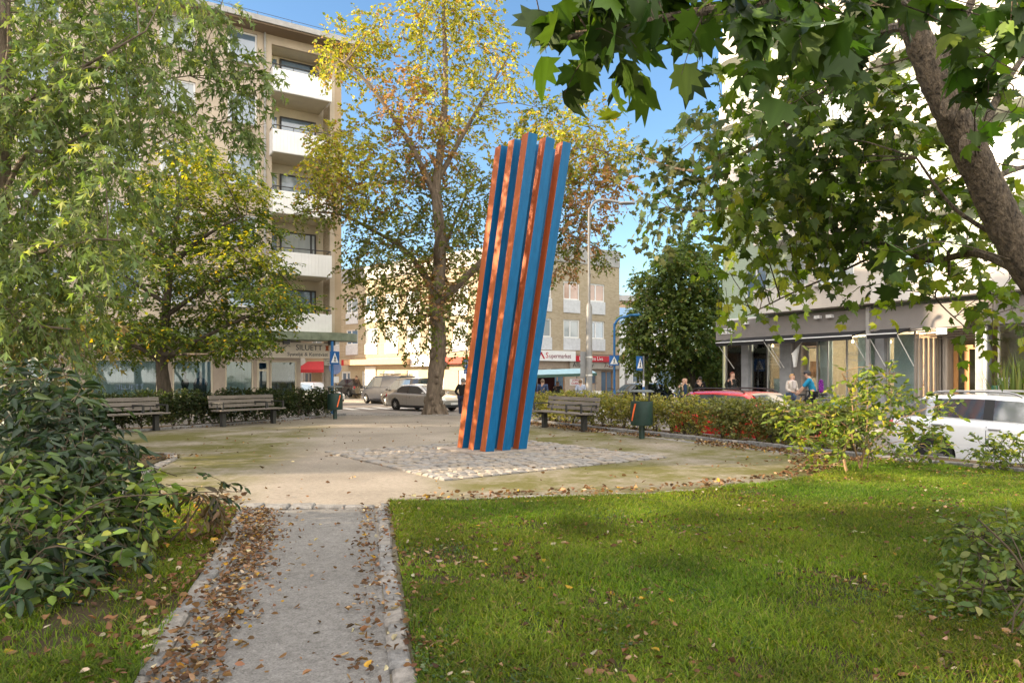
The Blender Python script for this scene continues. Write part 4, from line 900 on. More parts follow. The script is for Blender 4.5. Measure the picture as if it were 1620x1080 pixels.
for (x,y,rx,n,p) in [(300,242,34,30,1),(330,265,42,40,1),(280,285,42,36,1),(375,280,34,30,1),(395,305,28,22,1),(320,315,55,50,1),(370,340,45,40,0),(270,335,50,44,1),(230,340,40,30,0),(405,365,34,26,0),(330,375,60,56,0),(270,390,55,50,0),(210,400,50,40,0),(385,400,52,44,1),(425,420,32,24,0),(160,420,40,30,0),(310,430,62,56,0),(370,450,60,52,0),(420,455,42,32,0),(240,450,60,50,0),(170,470,50,36,0),(330,490,66,60,0),(400,500,56,44,0),(450,488,34,24,0),(478,480,20,10,0),(270,510,62,54,0),(200,515,56,44,0),(350,540,58,44,0),(410,540,40,26,0),(440,525,30,16,0),(300,555,55,36,0),(240,560,52,34,0),(180,560,46,28,0),(370,565,40,16,0),(330,582,36,14,0),(140,520,44,30,0)]:
    if y>575: continue
    cl.append((x-(28 if (y>500 and x>300) else 0),y-(8 if y>540 else 0),rx,n*(.75 if y>545 else 1),p))
C1=px_clusters(cl,d0,1.7,squash=.42,dens=2.2,rscale=1.05,depth=1.2)
for e in cl[::2]: C1+=px_clusters([(e[0],e[1]+6,e[2],e[3]*1.6,e[4],d0+random.choice((-2.4,2.3)))],d0,0,squash=.4)
connect(T1,sk,C1,.018)
arr=crown_leaves(C1,'quad',.105,11,.5,.3,[hb,hb_y],twigs=TW,flat=.45,up=1.2,tw_r=.006)
finish_tree(tr,T0,T1,TW,arr,'quad',lf,bark_d)

# ---- silver maple at the left edge
sm=[((.155,.215,.065),5),((.21,.27,.09),4),((.10,.145,.048),3),((.33,.36,.085),1.0)]
sm_d=[((.09,.135,.043),5),((.135,.185,.06),4),((.19,.235,.07),2)]
sm_b=[((.26,.19,.09),4),((.20,.17,.07),3),((.13,.15,.05),3)]
tr=thing('silver_maple_tree','leafy green tree with feathery hanging leaves at the left edge','tree',(-8.3,10.7,0))
T0=MB(); T1=MB(); TW=MB(); d0=10.7
P=limb(T0,[at(-28,780,d0),at(-22,600,d0),at(-8,400,d0),at(2,280,d0),at(5,160,d0),at(4,60,d0),at(-2,-60,d0)],.17,.09,10); sk=[P]
for pts in ([(4,130,0),(14,80,-.1),(14,20,-.2),(20,-60,-.3)],[(2,230,0),(40,165,-.5),(90,130,-.9),(160,90,-1.2),(230,50,-1.4)],[(0,190,0),(50,155,.5),(110,145,1),(190,135,1.4),(300,120,1.8)],[(-4,330,0),(40,245,-.4),(80,240,-.7),(150,205,-1)],[(-8,400,0),(60,300,.4),(130,270,.8),(200,255,1.0)],[(-10,420,0),(60,400,-.6),(130,380,-1),(190,380,-1.4)],[(-14,480,0),(60,470,.3),(140,470,.6),(210,470,.9)],[(-20,560,0),(40,520,-.8),(110,520,-1.2)]):
    L_([at(a,b,d0+c) for a,b,c in pts],.05,.01)
cl=[]
edge=[(-60,330),(0,345),(60,352),(110,395),(160,392),(200,352),(240,330),(300,292),(340,268),(400,255),(450,240),(500,236),(540,215),(575,185),(605,160)]
def edgex(y):
    for (y0,x0),(y1,x1) in zip(edge[:-1],edge[1:]):
        if y0<=y<=y1: return x0+(x1-x0)*(y-y0)/(y1-y0)
    return 150
for y in range(-70,600,46):
    x=-110
    while x<edgex(min(max(y,-60),604))-80:
        dd=d0+random.uniform(-1.5,1.7); 
        if not (random.random()<.13 and y<480):
            cl.append((x+random.uniform(-14,14),y+random.uniform(-12,12),42+random.uniform(-8,10),random.uniform(9,15)*1.15,(2 if (y>510 and random.random()<.55) else (1 if random.random()<.35 else 0)),dd))
        x+=46
cl+=[(395,112,24,12,1,d0+1.2),(412,125,16,7,1,d0+1.2),(360,140,26,9,1,d0+1.2),(375,165,20,6,1,d0+1.3),(350,190,22,8,1,d0+1.2),(385,205,18,7,1,d0+1.2),(330,60,30,14,1,d0+1),(345,15,30,14,1,d0+1),(335,95,24,9,1,d0+1)]
C1=px_clusters(cl,d0,1,dens=1.6,rscale=1.05,depth=1.0)
connect(T1,sk,C1,.012)
arr=crown_leaves(C1,'star',.15,9,.55,.95,[sm,sm_d,sm_b],twigs=TW,up=.3,tw_r=.004)
finish_tree(tr,T0,T1,TW,arr,'star',lf,bark)

# ---- chestnut in front of the white house
ch=[((.10,.145,.04),5),((.14,.19,.05),4),((.20,.235,.055),2),((.27,.20,.08),.5)]
tr=thing('chestnut_tree','dense dark green round tree beside the low white house, right of the supermarket','tree',(10.3,39,-.4))
T0=MB(); T1=MB(); TW=MB(); d0=39
P=limb(T0,[at(1094,648,d0),at(1094,600,d0),at(1090,560,d0),at(1080,500,d0),at(1075,430,d0)],.34,.12,10); sk=[P]
cl=[(1078,392,18,24,0),(1060,410,26,36,0),(1095,405,26,34,0),(1115,420,22,28,0),(1050,440,30,40,0),(1085,440,36,50,0),(1120,450,28,36,0),(1030,465,30,40,0),(1060,480,38,54,0),(1100,480,38,54,0),(1135,480,24,28,0),(1015,500,28,36,0),(1045,515,38,50,0),(1090,520,40,54,0),(1130,515,30,36,0),(1005,530,24,28,0),(1030,550,34,40,0),(1075,555,38,46,0),(1115,550,36,42,0),(1145,545,20,22,0),(1000,560,16,14,0),(1020,575,22,20,0),(1060,580,30,26,0),(1100,582,32,26,0),(1140,575,24,18,0),(1125,590,22,12,0),(1015,440,14,10,0)]
C1=px_clusters(cl,d0,1.6,dens=4.2,rscale=1.0,depth=1.4)
connect(T1,sk,C1,.03)
arr=crown_leaves(C1,'quad',.20,8,.55,.5,[ch],twigs=None,up=.9)
finish_tree(tr,T0,T1,TW,arr,'quad',lf,bark_d)

# ---- maple overhead on the right
mp_g=[((.06,.105,.018),5),((.10,.155,.022),4),((.045,.075,.015),3),((.20,.24,.03),.8)]
mp_n=[((.04,.08,.014),5),((.065,.12,.018),4),((.028,.052,.012),4),((.13,.19,.025),.6)]
mp_l=[((.11,.165,.022),4),((.17,.22,.028),3),((.26,.28,.03),1.2),((.07,.105,.02),2)]
mp_s=[((.075,.09,.04),4),((.12,.13,.06),3),((.05,.085,.018),4)]
tr=thing('maple_tree','leaning maple tree overhanging the lawn with big dark green lobed leaves','tree',(4.1,4.35,0))
T0=MB(); T1=MB(); TW=MB(); d0=4.1
P=limb(T0,[(4.1,4.35,-.05),(3.9,4.3,.8),(3.5,4.2,1.55),at(1640,440,4.1),at(1590,355,4.1),at(1540,250,4.05),at(1500,170,4.0),at(1462,85,4.0),at(1440,20,4.0),at(1425,-70,4.0)],.132,.066,18,rough=.05,sub=9); sk=[P]
for a in (1530,1500): T0.ell(at(a,int(250-(1540-a)*1.9),3.92),(.05,.03,.07),8,6)
for pts,r in (([(1490,165,4.0),(1500,90,4.1),(1530,20,4.2),(1560,-60,4.3)],.05),([(1600,420,4.2),(1540,400,4.8),(1470,412,5.4),(1400,385,6.0),(1320,385,6.4),(1280,365,6.6)],.035),([(1590,380,4.2),(1510,330,4.3),(1450,250,4.3)],.02),([(1430,405,5.6),(1380,408,5.8),(1330,430,6.0),(1250,465,6.2),(1180,500,6.4)],.016),([(1440,20,4.0),(1380,-20,3.4),(1250,0,2.8),(1100,20,2.5),(1000,40,2.4),(900,60,2.3)],.03),([(1450,40,4.0),(1380,60,4.8),(1300,150,5.6),(1200,230,6.4),(1100,270,7.0),(1020,250,7.4)],.035),([(1300,150,5.6),(1250,280,6.6),(1150,330,7.2),(1060,330,7.6)],.02),([(1540,250,4.05),(1580,150,4.4),(1640,60,4.6)],.04),([(1560,290,4.1),(1600,270,4.6),(1680,250,5)],.03),([(1500,400,5.1),(1500,440,5.4),(1480,470,5.6),(1530,520,5.6)],.014)):
    sk.append(limb(T1,[at(a,b,c) for a,b,c in pts],r,r*.3,7))
# near big leaves along the top of the view
near=[]
for (x,y,n,d) in [(870,20,5,2.4),(930,20,5,2.3),(985,20,5,2.3),(935,75,6,2.4),(960,130,6,2.3),(990,85,4,2.5),(900,110,2,2.3),(1050,25,5,2.4),(1110,50,5,2.3),(1090,15,6,2.6),(1150,60,5,2.4),(1200,30,6,2.6),(1150,5,6,2.7),(1260,70,5,2.5),(1250,20,6,2.8),(1320,40,6,2.7),(1310,95,4,2.6),(1390,30,6,2.9),(1440,5,5,3),(1540,30,5,3),(1600,60,5,2.9),(1580,120,4,3),(1610,15,6,2.7),(1560,180,3,3.1),(1600,200,3,3.2),(1210,110,5,2.8),(1370,100,4,3.0),(1080,-20,6,2.6),(900,-20,6,2.4),(1010,-25,6,2.4),(1250,-30,7,2.7),(1400,-40,7,3),(1560,-40,7,3),(1430,420,3,3.6),(1360,400,0,3.6)]:
    if n: near.append((tuple(at(x,y-(38 if x<1180 else 22),d)),(.085,.12,.055),max(1,round(n*.72)),0))
A1=crown_leaves(near,'maple',.112,3,.15,.7,[mp_n],twigs=TW,up=.5,tw_r=.003,fan=1.0)
connect(T1,sk,near,.006)
mid=[]
for (x,y,r,n,d,p) in [(1180,150,50,16,4.9,0),(1240,170,50,18,5,0),(1300,180,55,20,5,0),(1360,170,50,18,5,0),(1420,170,45,14,4.8,1),(1210,225,55,20,5.4,0),(1280,250,55,22,5.4,0),(1350,250,55,24,5.2,0),(1410,260,50,18,5.2,1),(1230,290,50,18,5.6,1),(1300,315,60,26,5.6,0),(1370,310,60,28,5.4,0),(1430,320,50,20,5.2,0),(1180,285,45,14,5.8,0),(1160,330,40,12,6,1),(1200,350,45,16,6,1),(1260,370,45,14,6,1),(1330,355,50,20,5.8,0),(1400,360,50,18,5.6,0),(1460,350,40,12,5.2,1),(1150,395,36,10,6.4,1),(1180,430,36,10,6.4,1),(1215,400,40,12,6.2,1),(1160,475,34,9,6.4,1),(1200,490,36,10,6.4,1),(1240,490,34,10,6.4,1),(1270,480,24,5,6.4,1),(1175,515,22,4,6.4,1),(1390,450,30,7,6,1),(1420,470,36,9,6,1),(1400,495,24,5,6,1),(1460,455,36,10,5.8,1),(1500,430,40,12,5.6,1),(1540,450,36,9,5.6,1),(1570,420,30,7,5.6,1),(1510,490,34,8,5.6,1),(1560,500,36,8,5.6,1),(1600,470,36,8,5.5,1),(1500,530,24,5,5.6,1),(1545,525,22,4,5.6,1),(1610,520,24,4,5.6,1),(1600,310,45,10,5.2,1),(1560,330,30,6,5.0,1),(1600,250,45,9,5,0),(1540,140,45,9,4.8,0),(1600,160,50,10,4.9,0),(1560,70,50,12,4.8,0),(1480,60,45,10,4.9,0),(1400,80,55,16,5,0),(1320,90,60,20,5.2,0),(1250,100,50,14,5.4,0),(1440,220,40,10,5.2,1),(1470,300,30,6,5.2,1),(1600,400,30,5,5.4,1),(1140,245,36,9,6.4,2),(1120,200,30,5,6.4,2)]:
    low=y>385; y=y-(34 if low else 0); n=n*(.62 if low else 1.0); rr=r*d/F; mid.append((tuple(at(x,y,d+random.uniform(-.35,.35))),(rr,rr*1.5,rr*.8),max(1,round(n*.78)),p))
for e in list(mid)[:0]:
    c=Vector(e[0]); mid.append((tuple(c*1.22-Vector((0,0,HC*.22))),tuple(q*1.2 for q in e[1]),max(2,int(e[2]*.6)),1))
A2=crown_leaves(mid,'maple',.092,6,.38,.7,[mp_g,mp_l,mp_s],twigs=TW,up=.6,tw_r=.003,fan=.9)
connect(T1,sk,mid,.008)
far=[]
for (x,y,r,n) in [(1020,240,22,8),(1045,260,28,12),(1080,230,30,12),(1105,215,26,10),(1075,270,36,16),(1110,260,36,16),(1040,300,30,12),(1080,310,36,16),(1120,300,36,16),(1030,335,22,8),(1065,345,28,10),(1110,345,30,12),(1140,290,30,12),(1010,320,14,4),(1150,200,26,8),(1130,180,20,5),(1005,275,12,3),(1030,360,10,2)]:
    d=7.4+random.uniform(-.5,.5); rr=r*d/F; far.append((tuple(at(x,y,d)),(rr,rr*1.4,rr*.7),max(1,int(n*.6)),2))
A3=crown_leaves(far,'maple',.08,6,.34,.7,[mp_g,mp_l,mp_s],twigs=TW,up=.5,tw_r=.003,fan=.8)
connect(T1,sk,far,.007)
arr=[np.concatenate(q) for q in zip(A1,A2,A3)]
finish_tree(tr,T0,T1,TW,arr,'maple',lf,bark_l)

# ---- shrubs
def shrub(name,label,loc,clusters,kind,size,per,tl,droop,pals,lm=None,stems=None,stem_m=None,up=.7,cat='shrub',fan=.8,tw_r=.004,cr=.008,group=None):
    r=thing(name,label,cat,loc,group=group); T0=MB(); TW=MB(); sk=[]
    for pts,rr in (stems or []): sk.append(limb(T0,pts,rr,rr*.35,6))
    if not sk: sk=[[Vector(loc)]]
    connect(T0,sk,clusters,cr)
    arr=crown_leaves(clusters,kind,size,per,tl,droop,pals,twigs=TW,up=up,fan=fan,tw_r=tw_r)
    off=Vector(loc)
    T0.add(TW.v,TW.f)
    s=T0.build('stems',stem_m or twigm,r,smooth=True,fix=False); s.data.transform(Matrix.Translation(-off))
    P,Y,Nn,S,Co=arr; leaves('foliage',P-np.array(off),Y,Nn,S,Co,kind,lm or lf,r); return r
dk=[((.024,.046,.022),5),((.04,.07,.03),4),((.075,.11,.04),1.6),((.015,.03,.016),4)]
md=[((.05,.085,.022),5),((.085,.13,.03),3),((.20,.24,.05),1.2),((.025,.048,.016),5)]
dry=[((.11,.075,.04),3),((.16,.11,.06),2),((.06,.045,.028),2)]
cl=[]
for (x,y,d,n,p,r) in [(20,590,6.3,14,0,45),(60,610,6.2,16,0,45),(110,620,6.2,15,0,40),(30,660,6,18,0,50),(90,665,5.9,20,0,50),(150,650,5.9,14,0,36),(190,690,5.8,14,0,34),(145,700,5.6,18,0,45),(60,720,5.4,20,0,55),(120,745,5.3,20,1,50),(20,780,5,20,1,55),(200,745,5.4,16,0,40),(230,715,5.7,8,0,22),(170,785,5,18,1,45),(80,800,4.8,20,1,55),(240,780,5.2,13,1,34),(280,775,5.4,6,1,22),(130,840,4.6,18,1,50),(200,830,4.8,13,1,40),(250,825,5,7,1,28),(30,850,4.5,18,1,55),(90,885,4.3,18,0,55),(160,890,4.4,12,0,40),(30,920,4.1,16,0,55),(110,940,4.1,12,0,45),(180,900,4.4,6,0,24),(60,975,3.9,10,0,45),(20,980,3.8,10,0,40)]:
    rr=r*d/F*.95; cl.append((tuple(at(x-(42 if x>140 else (24 if x>80 else 12)),y,d)),(rr,rr*1.5,rr*.8),int(n*1.45),p))
stems=[([(-3.6,5.5,0),(-3.7,5.6,.4),(-3.9,5.8,.9)],.02),([(-3.4,5.4,0),(-3.1,5.6,.35),(-3.0,5.7,.6)],.015),([(-3.5,5.2,0),(-3.3,4.9,.2),(-3.1,4.7,.3)],.012),([(-3.8,5.4,0),(-4.3,5.5,.4),(-4.6,5.7,.8)],.018)]
shrub('rhododendron_shrub','large dark green shrub with drooping oval leaves filling the left foreground',(-3.6,5.4,.03),cl,'lance',.125,6,.34,.6,[dk,md],lm=lf_gloss,stems=stems,up=.5,cr=.004)
cl=[]
vn_=[((.13,.20,.035),5),((.20,.27,.05),3),((.33,.36,.07),1),((.07,.12,.03),3)]
for (x,y,d,n,r) in [(60,780,4.5,3,24),(110,800,4.4,4,30),(40,830,4.2,4,30),(150,820,4.5,4,28),(95,860,4.1,4,30),(180,800,4.7,3,24),(60,900,3.9,4,26),(230,800,4.9,3,20),(270,770,5.2,3,18),(200,860,4.4,3,22),(20,770,4.4,3,24),(290,750,5.4,2,14),(140,930,4.0,3,20),(30,960,3.7,3,24)]:
    rr=r*d/F; cl.append((tuple(at(x-15,y,d)),(rr,rr,rr*.8),n,0))
shrub('bramble_shrub','loose light green bramble with broad leaves growing through the dark shrub',(-2.9,4.3,.03),cl,'oval',.085,6,.3,.45,[vn_],stems=[([(-3.1,4.3,.02),(-2.6,4.2,.55),(-2.2,4.4,.6),(-1.9,4.8,.55)],.007),([(-2.9,3.9,.02),(-2.6,3.8,.4),(-2.3,3.9,.3)],.006)],cr=.003,fan=1.1)
cl=[(tuple(at(330,775,5.6)),(.16,.2,.1),10,0),(tuple(at(310,790,5.5)),(.12,.12,.1),8,1),(tuple(at(345,795,5.6)),(.1,.1,.12),8,1)]
shrub('withered_branch','withered drooping branch with brown leaves beside the path end',(-2.6,5.5,.02),cl,'lance',.09,5,.16,.9,[dk,dry],stems=[([(-2.75,5.45,.02),(-2.6,5.5,.2),(-2.5,5.55,.38)],.012)],cat='branch')
yg=[((.13,.185,.025),5),((.21,.25,.03),2.5),((.065,.10,.018),5),((.34,.33,.04),.8)]
cl=[]
for (x,y,n,r) in [(1370,580,4,14),(1385,600,8,20),(1350,600,6,16),(1400,620,10,26),(1355,635,10,24),(1330,640,7,20),(1420,630,7,20),(1260,660,12,26),(1300,655,14,28),(1340,670,16,32),(1385,660,16,32),(1430,660,14,28),(1465,645,6,18),(1490,640,4,12),(1280,690,14,28),(1320,700,12,28),(1400,695,14,32),(1450,690,14,30),(1475,680,8,20),(1430,720,8,26),(1470,710,8,22),(1260,690,6,18),(1300,735,3,12),(1290,720,4,16),(1240,650,5,14),(1415,590,3,10)]:
    d=9.7+random.uniform(-.7,.7); rr=r*d/F; cl.append((tuple(at(x,y,d)),(rr,rr*1.4,rr*.75),int(n*1.3),0))
b_=Vector((4.95,9.6,.03)); V=lambda a,b,c=9.7:at(a,b,c)
stems=[([V(1340,748,9.5),V(1335,715,9.6),V(1350,670,9.6),V(1345,620,9.7),V(1332,590,9.6)],.024),([V(1362,745),V(1366,715),V(1372,670),V(1372,600)],.016),([V(1362,745),V(1368,715),V(1390,690),V(1430,660)],.018),([V(1362,745),V(1350,700),V(1345,680),V(1320,660)],.016),([V(1372,742),V(1375,710),V(1372,690)],.012)]
shrub('multi_stem_bush','young yellow-green bush with several bare pale stems on the right lawn',b_,cl,'oval',.085,7,.22,.25,[yg],stems=stems,stem_m=M('pale_stem',(.24,.15,.08),rough=.8,var=.3),fan=1.0)
gg=[((.10,.15,.04),5),((.16,.20,.055),4),((.06,.095,.03),4),((.24,.26,.09),1)]
cl=[]
for (x,y,d,n,r) in [(1530,850,4.6,8,26),(1570,845,4.6,10,30),(1610,850,4.7,10,30),(1550,880,4.4,10,30),(1600,890,4.3,12,34),(1640,880,4.4,12,40),(1540,930,4.0,8,30),(1590,930,4.0,14,36),(1640,940,4.0,14,40),(1500,945,4.0,2,12),(1560,970,3.8,12,32),(1610,980,3.7,14,38),(1660,990,3.7,12,40),(1570,1010,3.6,8,30),(1620,1030,3.5,12,38),(1570,1050,3.5,5,26),(1660,1050,3.5,10,40),(1600,1070,3.4,8,30)]:
    rr=r*d/F; cl.append((tuple(at(x,y,d)),(rr,rr*1.3,rr*.7),int(n*1.7),0))
shrub('low_bush','low grey-green bush in the right foreground corner',(3.1,4.0,.03),cl,'oval',.06,7,.2,.3,[gg],stems=[([(3.1,4.0,0),(2.95,4.0,.3),(2.8,4.1,.5)],.012),([(3.1,3.8,0),(2.9,3.6,.2),(2.7,3.5,.3)],.01)],fan=1.0)
# right edge bush in front of the white car
cl=[]
for (x,y,n,r) in [(1560,705,8,20),(1590,700,12,24),(1625,700,12,26),(1570,725,10,22),(1605,725,12,26),(1640,725,12,30),(1545,715,5,14),(1590,742,6,16)]:
    d=9.6+random.uniform(-.3,.4); rr=r*d/F; cl.append((tuple(at(x,y,d)),(rr,rr*1.3,rr*.75),int(n*1.7),0))
shrub('verge_bush','small yellow-green bush on the verge in front of the white car',(7.2,9.6,.0),cl,'oval',.06,8,.16,.2,[yg],fan=1.0)
# hedges: rows of single plants, one object per hedge
def hedge(name,label,pts,h,w,n,pal,size,stemy=.12,sparse=1.0,topw=1.0):
    a=Vector(pts[0]); r=thing(name,label,'hedge',(a.x,a.y,0)); T0=MB(); cls=[]
    P=[Vector(p) for p in pts]
    for p,q in zip(P[:-1],P[1:]):
        L=(q-p).length; k=max(1,int(L/.42)); u=(q-p)/L; vv=Vector((-u.y,u.x,0))
        for i in range(k):
            c=p+u*(L*(i+.5)/k)+vv*random.uniform(-.08,.08); hh=h*random.uniform(.9,1.08)
            for s in range(6):
                e=c+u*random.uniform(-.28,.28)+vv*random.uniform(-w*.45,w*.45); T0.tube([(c.x,c.y,0),((c.x+e.x)/2,(c.y+e.y)/2,hh*.45),(e.x,e.y,hh*.95)],[.011,.008,.003],3,cap=False)
            for lv in (.3,.5,.7,.88):
                cls.append(((c.x,c.y,hh*lv),(.28,w*.5*(.75+.3*lv),.13),int(n*(.5+.6*lv)),0))
    arr=crown_leaves(cls,'quad',size,7,.17,.0,[pal],up=.4,fan=1.0)
    s=T0.build('stems',twigm,r,fix=False); s.data.transform(Matrix.Translation((-a.x,-a.y,0)))
    Pn,Y,Nn,S,Co=arr; keep=(Pn[:,2]>.08)&(Pn[:,2]<h*1.12); Pn,Y,Nn,S,Co=Pn[keep],Y[keep],Nn[keep],S[keep],Co[keep]
    leaves('foliage',Pn-np.array((a.x,a.y,0)),Y,Nn,S,Co,'quad',lf,r)
hp_r=[((.25,.24,.06),5),((.34,.30,.08),3),((.15,.165,.045),4),((.38,.31,.14),1)]
hp_r2=[((.17,.18,.06),5),((.25,.24,.08),3),((.11,.125,.04),4)]
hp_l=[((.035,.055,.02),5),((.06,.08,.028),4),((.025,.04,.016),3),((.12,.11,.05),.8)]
hedge('clipped_hedge','yellowish clipped hedge along the right kerb behind the bench',[(.75,21.1,0),(4.3,15.2,0)],.88,.75,55,hp_r,.055)
hedge('loose_hedge','loose olive hedge in front of the red car',[(4.45,14.95,0),(6.2,11.9,0)],.82,.85,88,hp_r2,.055)
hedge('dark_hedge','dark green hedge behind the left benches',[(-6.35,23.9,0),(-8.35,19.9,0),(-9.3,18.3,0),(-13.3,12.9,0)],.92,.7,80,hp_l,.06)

# ---- grass, fallen leaves
def sample(poly,n,y0,y1,x0,x1,power=1.0):
    out=[];tot=0
    while tot<n:
        y=y0+(y1-y0)*RNG.uniform(0,1,n*2)**power; x=RNG.uniform(x0,x1,n*2); P=np.stack([x,y],1); P=P[inpoly(P,poly)&(np.abs(x)<y*.80+.4)]; out.append(P); tot+=len(P)
    return np.concatenate(out)[:n]
def vnoise(P,s,seed):
    r=np.random.default_rng(seed); G=r.uniform(0,1,(64,64)); x=P[:,0]*s+500; y=P[:,1]*s+500; xi=np.floor(x).astype(int); yi=np.floor(y).astype(int); fx=x-xi; fy=y-yi; fx=fx*fx*(3-2*fx); fy=fy*fy*(3-2*fy)
    g=lambda a,b:G[a%64,b%64]
    return (g(xi,yi)*(1-fx)+g(xi+1,yi)*fx)*(1-fy)+(g(xi,yi+1)*(1-fx)+g(xi+1,yi+1)*fx)*fy
def grass(name,label,poly,n,y0,y1,x0,x1,pal,bare=()):
    P=sample(poly,n,y0,y1,x0,x1,1.5)
    nn=.55*vnoise(P,1.3,3)+.45*vnoise(P,4.5,4); keep=RNG.uniform(0,1,len(P))<np.clip((nn-.20)*4.0,.22,1)
    for bx,by,br in bare: keep&=~((np.hypot((P[:,0]-bx),(P[:,1]-by)*.8)<br*(.6+.8*vnoise(P,5,9)))&(RNG.uniform(0,1,len(P))<.66))
    P=P[keep]; n=len(P); h=RNG.uniform(.018,.048,n)*(.6+.9*vnoise(P,2.2,8)); wd=RNG.uniform(.0012,.0030,n)*(1+P[:,1]*.13)
    az=RNG.uniform(0,2*np.pi,n); ln=RNG.uniform(.3,1.6,n)[:,None]; dirh=np.stack([np.cos(az),np.sin(az),np.zeros(n)],1); sd=np.stack([-np.sin(az),np.cos(az),np.zeros(n)],1)*wd[:,None]
    b=np.concatenate([P,np.full((n,1),.028)],1); mid_=b+dirh*(h[:,None]*ln*.35)+np.array([0,0,1.])*h[:,None]*.6; tip=b+dirh*h[:,None]*ln*1.0+np.array([0,0,1.])*h[:,None]*.95
    V=np.stack([b-sd,b+sd,mid_+sd*.8,mid_-sd*.8,tip],1).reshape(-1,3)
    col=pick_colors(n,pal,.25)*(.62+.75*vnoise(P,1.7,5))[:,None]*np.stack([.85+.4*vnoise(P,.9,15),np.ones(n),np.ones(n)],1)
    o=rawmesh(name,V,[(0,1,2,3),(3,2,4)],5,n,col,grassm); tag(o,label,'grass',kind='stuff'); return o
gp=[((.125,.20,.02),5),((.175,.255,.026),4),((.07,.125,.02),3),((.27,.26,.08),1.2),((.15,.115,.06),.6)]
grass('lawn_grass','short green grass on the right lawn',LAWN,420000,2.7,11.2,-1.5,9.5,gp,bare=[(2.05,4.35,.36),(1.5,3.9,.22),(.55,4.0,.16),(4.6,9.5,.45),(.2,3.6,.14),(3.0,6.5,.2),(1.0,6.2,.2)])
grass('bed_grass','rough grass beside the left kerb',ISLE,110000,2.7,8.0,-4.6,-1.0,gp,bare=[(-2.6,4.1,.35),(-3.2,5,.6),(-2.4,3.5,.3)])
lit=[((.20,.11,.06),4),((.14,.075,.04),5),((.30,.20,.12),2.5),((.075,.045,.028),5),((.42,.24,.04),.5),((.40,.34,.24),1.1)]
def litter(name,label,P,size,z=.0,lift=.02):
    n=len(P); az=RNG.uniform(0,6.283,n); Y=np.stack([np.cos(az),np.sin(az),RNG.normal(0,.3,n)],1); Nn=np.array([0,0,1.])+RNG.normal(size=(n,3))*.55
    flip=np.where(RNG.uniform(0,1,n)<.45,-1.0,1.0)[:,None]
    z_=np.asarray(z)+np.where(flip[:,0]<0,.014,.003)+RNG.uniform(0,lift,n)
    o=leaves(name,np.concatenate([P,z_[:,None] if np.ndim(z_) else np.full((n,1),z_)],1),Y,Nn*flip,size*RNG.uniform(.5,1.35,n),pick_colors(n,lit,.3),'litter',lf_dry); tag(o,label,'leaves',kind='stuff'); return o
def along(pts,n,w,off=0,bias=0):
    P=[np.array(p[:2],float) for p in pts]; L=[np.linalg.norm(b-a) for a,b in zip(P[:-1],P[1:])]; out=[]
    for (a,b),l in zip(zip(P[:-1],P[1:]),L):
        k=int(n*l/sum(L)); t=RNG.uniform(0,1,(k,1)); u=(b-a)/l; v=np.array([-u[1],u[0]]); out.append(a+(b-a)*t+v*(off+RNG.normal(0,1,(k,1))*w))
    return np.concatenate(out)
def clump(P,s,lo,seed): return P[vnoise(P,s,seed)>lo]
Pl=np.concatenate([sample(LAWN,6500,2.7,10.5,-1.4,8,1.3)]); Pl=Pl[vnoise(Pl,1.5,21)+.35*RNG.uniform(0,1,len(Pl))>.50]
Pl=np.concatenate([Pl,along([(-1.15,7.2),(-.72,5),(-.16,2.7)],420,.09,-.1)])
litter('lawn_litter','scattered brown fallen leaves on the right lawn',Pl,.042,.03)
Pp=np.concatenate([along([(-2.5,6.9),(-1.9,5),(-1.32,2.6)],1700,.10,-.03),along([(-2.5,6.9),(-1.9,5),(-1.32,2.6)],500,.2,-.1),along([(-1.5,7.0),(-1.05,5),(-.58,2.6)],300,.05,.0),sample(PATH,150,2.7,7,-2.7,-.4)])
litter('path_litter','drifts of brown fallen leaves along both edges of the path',Pp,.037,.008,.03)
litter('bed_litter','brown fallen leaves on the left grass and kerb',np.concatenate([along([(-2.85,6.9),(-2.32,5),(-1.78,2.6)],380,.10,.06),sample(ISLE,1000,2.8,9,-5.5,-1.0)]),.048,.04,.03)
Pz=np.concatenate([clump(along([(.2,20.6),(.8,19.7),(5.0,12.5),(6.3,10.5)],4200,.28,-.0),1.2,.32,3),along([(1.0,20.8),(6.2,12)],900,.3),along([(-6.2,23.6),(-7.3,20.8),(-8.9,17.8)],500,.12,.0),sample(PLAZA,420,7.2,20,-7,6,1.0),along([(-1.2,7.5),(2.1,8.2),(3.9,9.3),(5.0,10.6)],500,.14,.1),along([(-3.0,7.2),(-4.3,7.7)],300,.2),clump(along([(4.2,9.6),(5.6,11.3)],600,.4),1.5,.3,5),along([(-5.6,11.2),(-6.4,11.6)],160,.3,.1)])
litter('plaza_litter','brown fallen leaves gathered along the hedge kerbs of the square',Pz,.06,.012,.02)

Pc=sample(LAWN,52000,2.8,10,-1.4,8,1.4); Pc=Pc[(vnoise(Pc,1.1,31)*.6+vnoise(Pc,3.4,32)*.4)>.60]
n=len(Pc); az=RNG.uniform(0,6.28,n)
o=leaves('clover',np.concatenate([Pc,RNG.uniform(.03,.058,(n,1))],1),np.stack([np.cos(az),np.sin(az),RNG.normal(0,.25,n)],1),np.array([0,0,1.])+RNG.normal(size=(n,3))*.3,RNG.uniform(.012,.032,n),pick_colors(n,[((.055,.10,.03),5),((.08,.14,.045),4),((.04,.07,.025),3),((.15,.17,.09),.8)],.25),'oval',lf); tag(o,'low clover and weeds among the lawn grass','clover',kind='stuff')
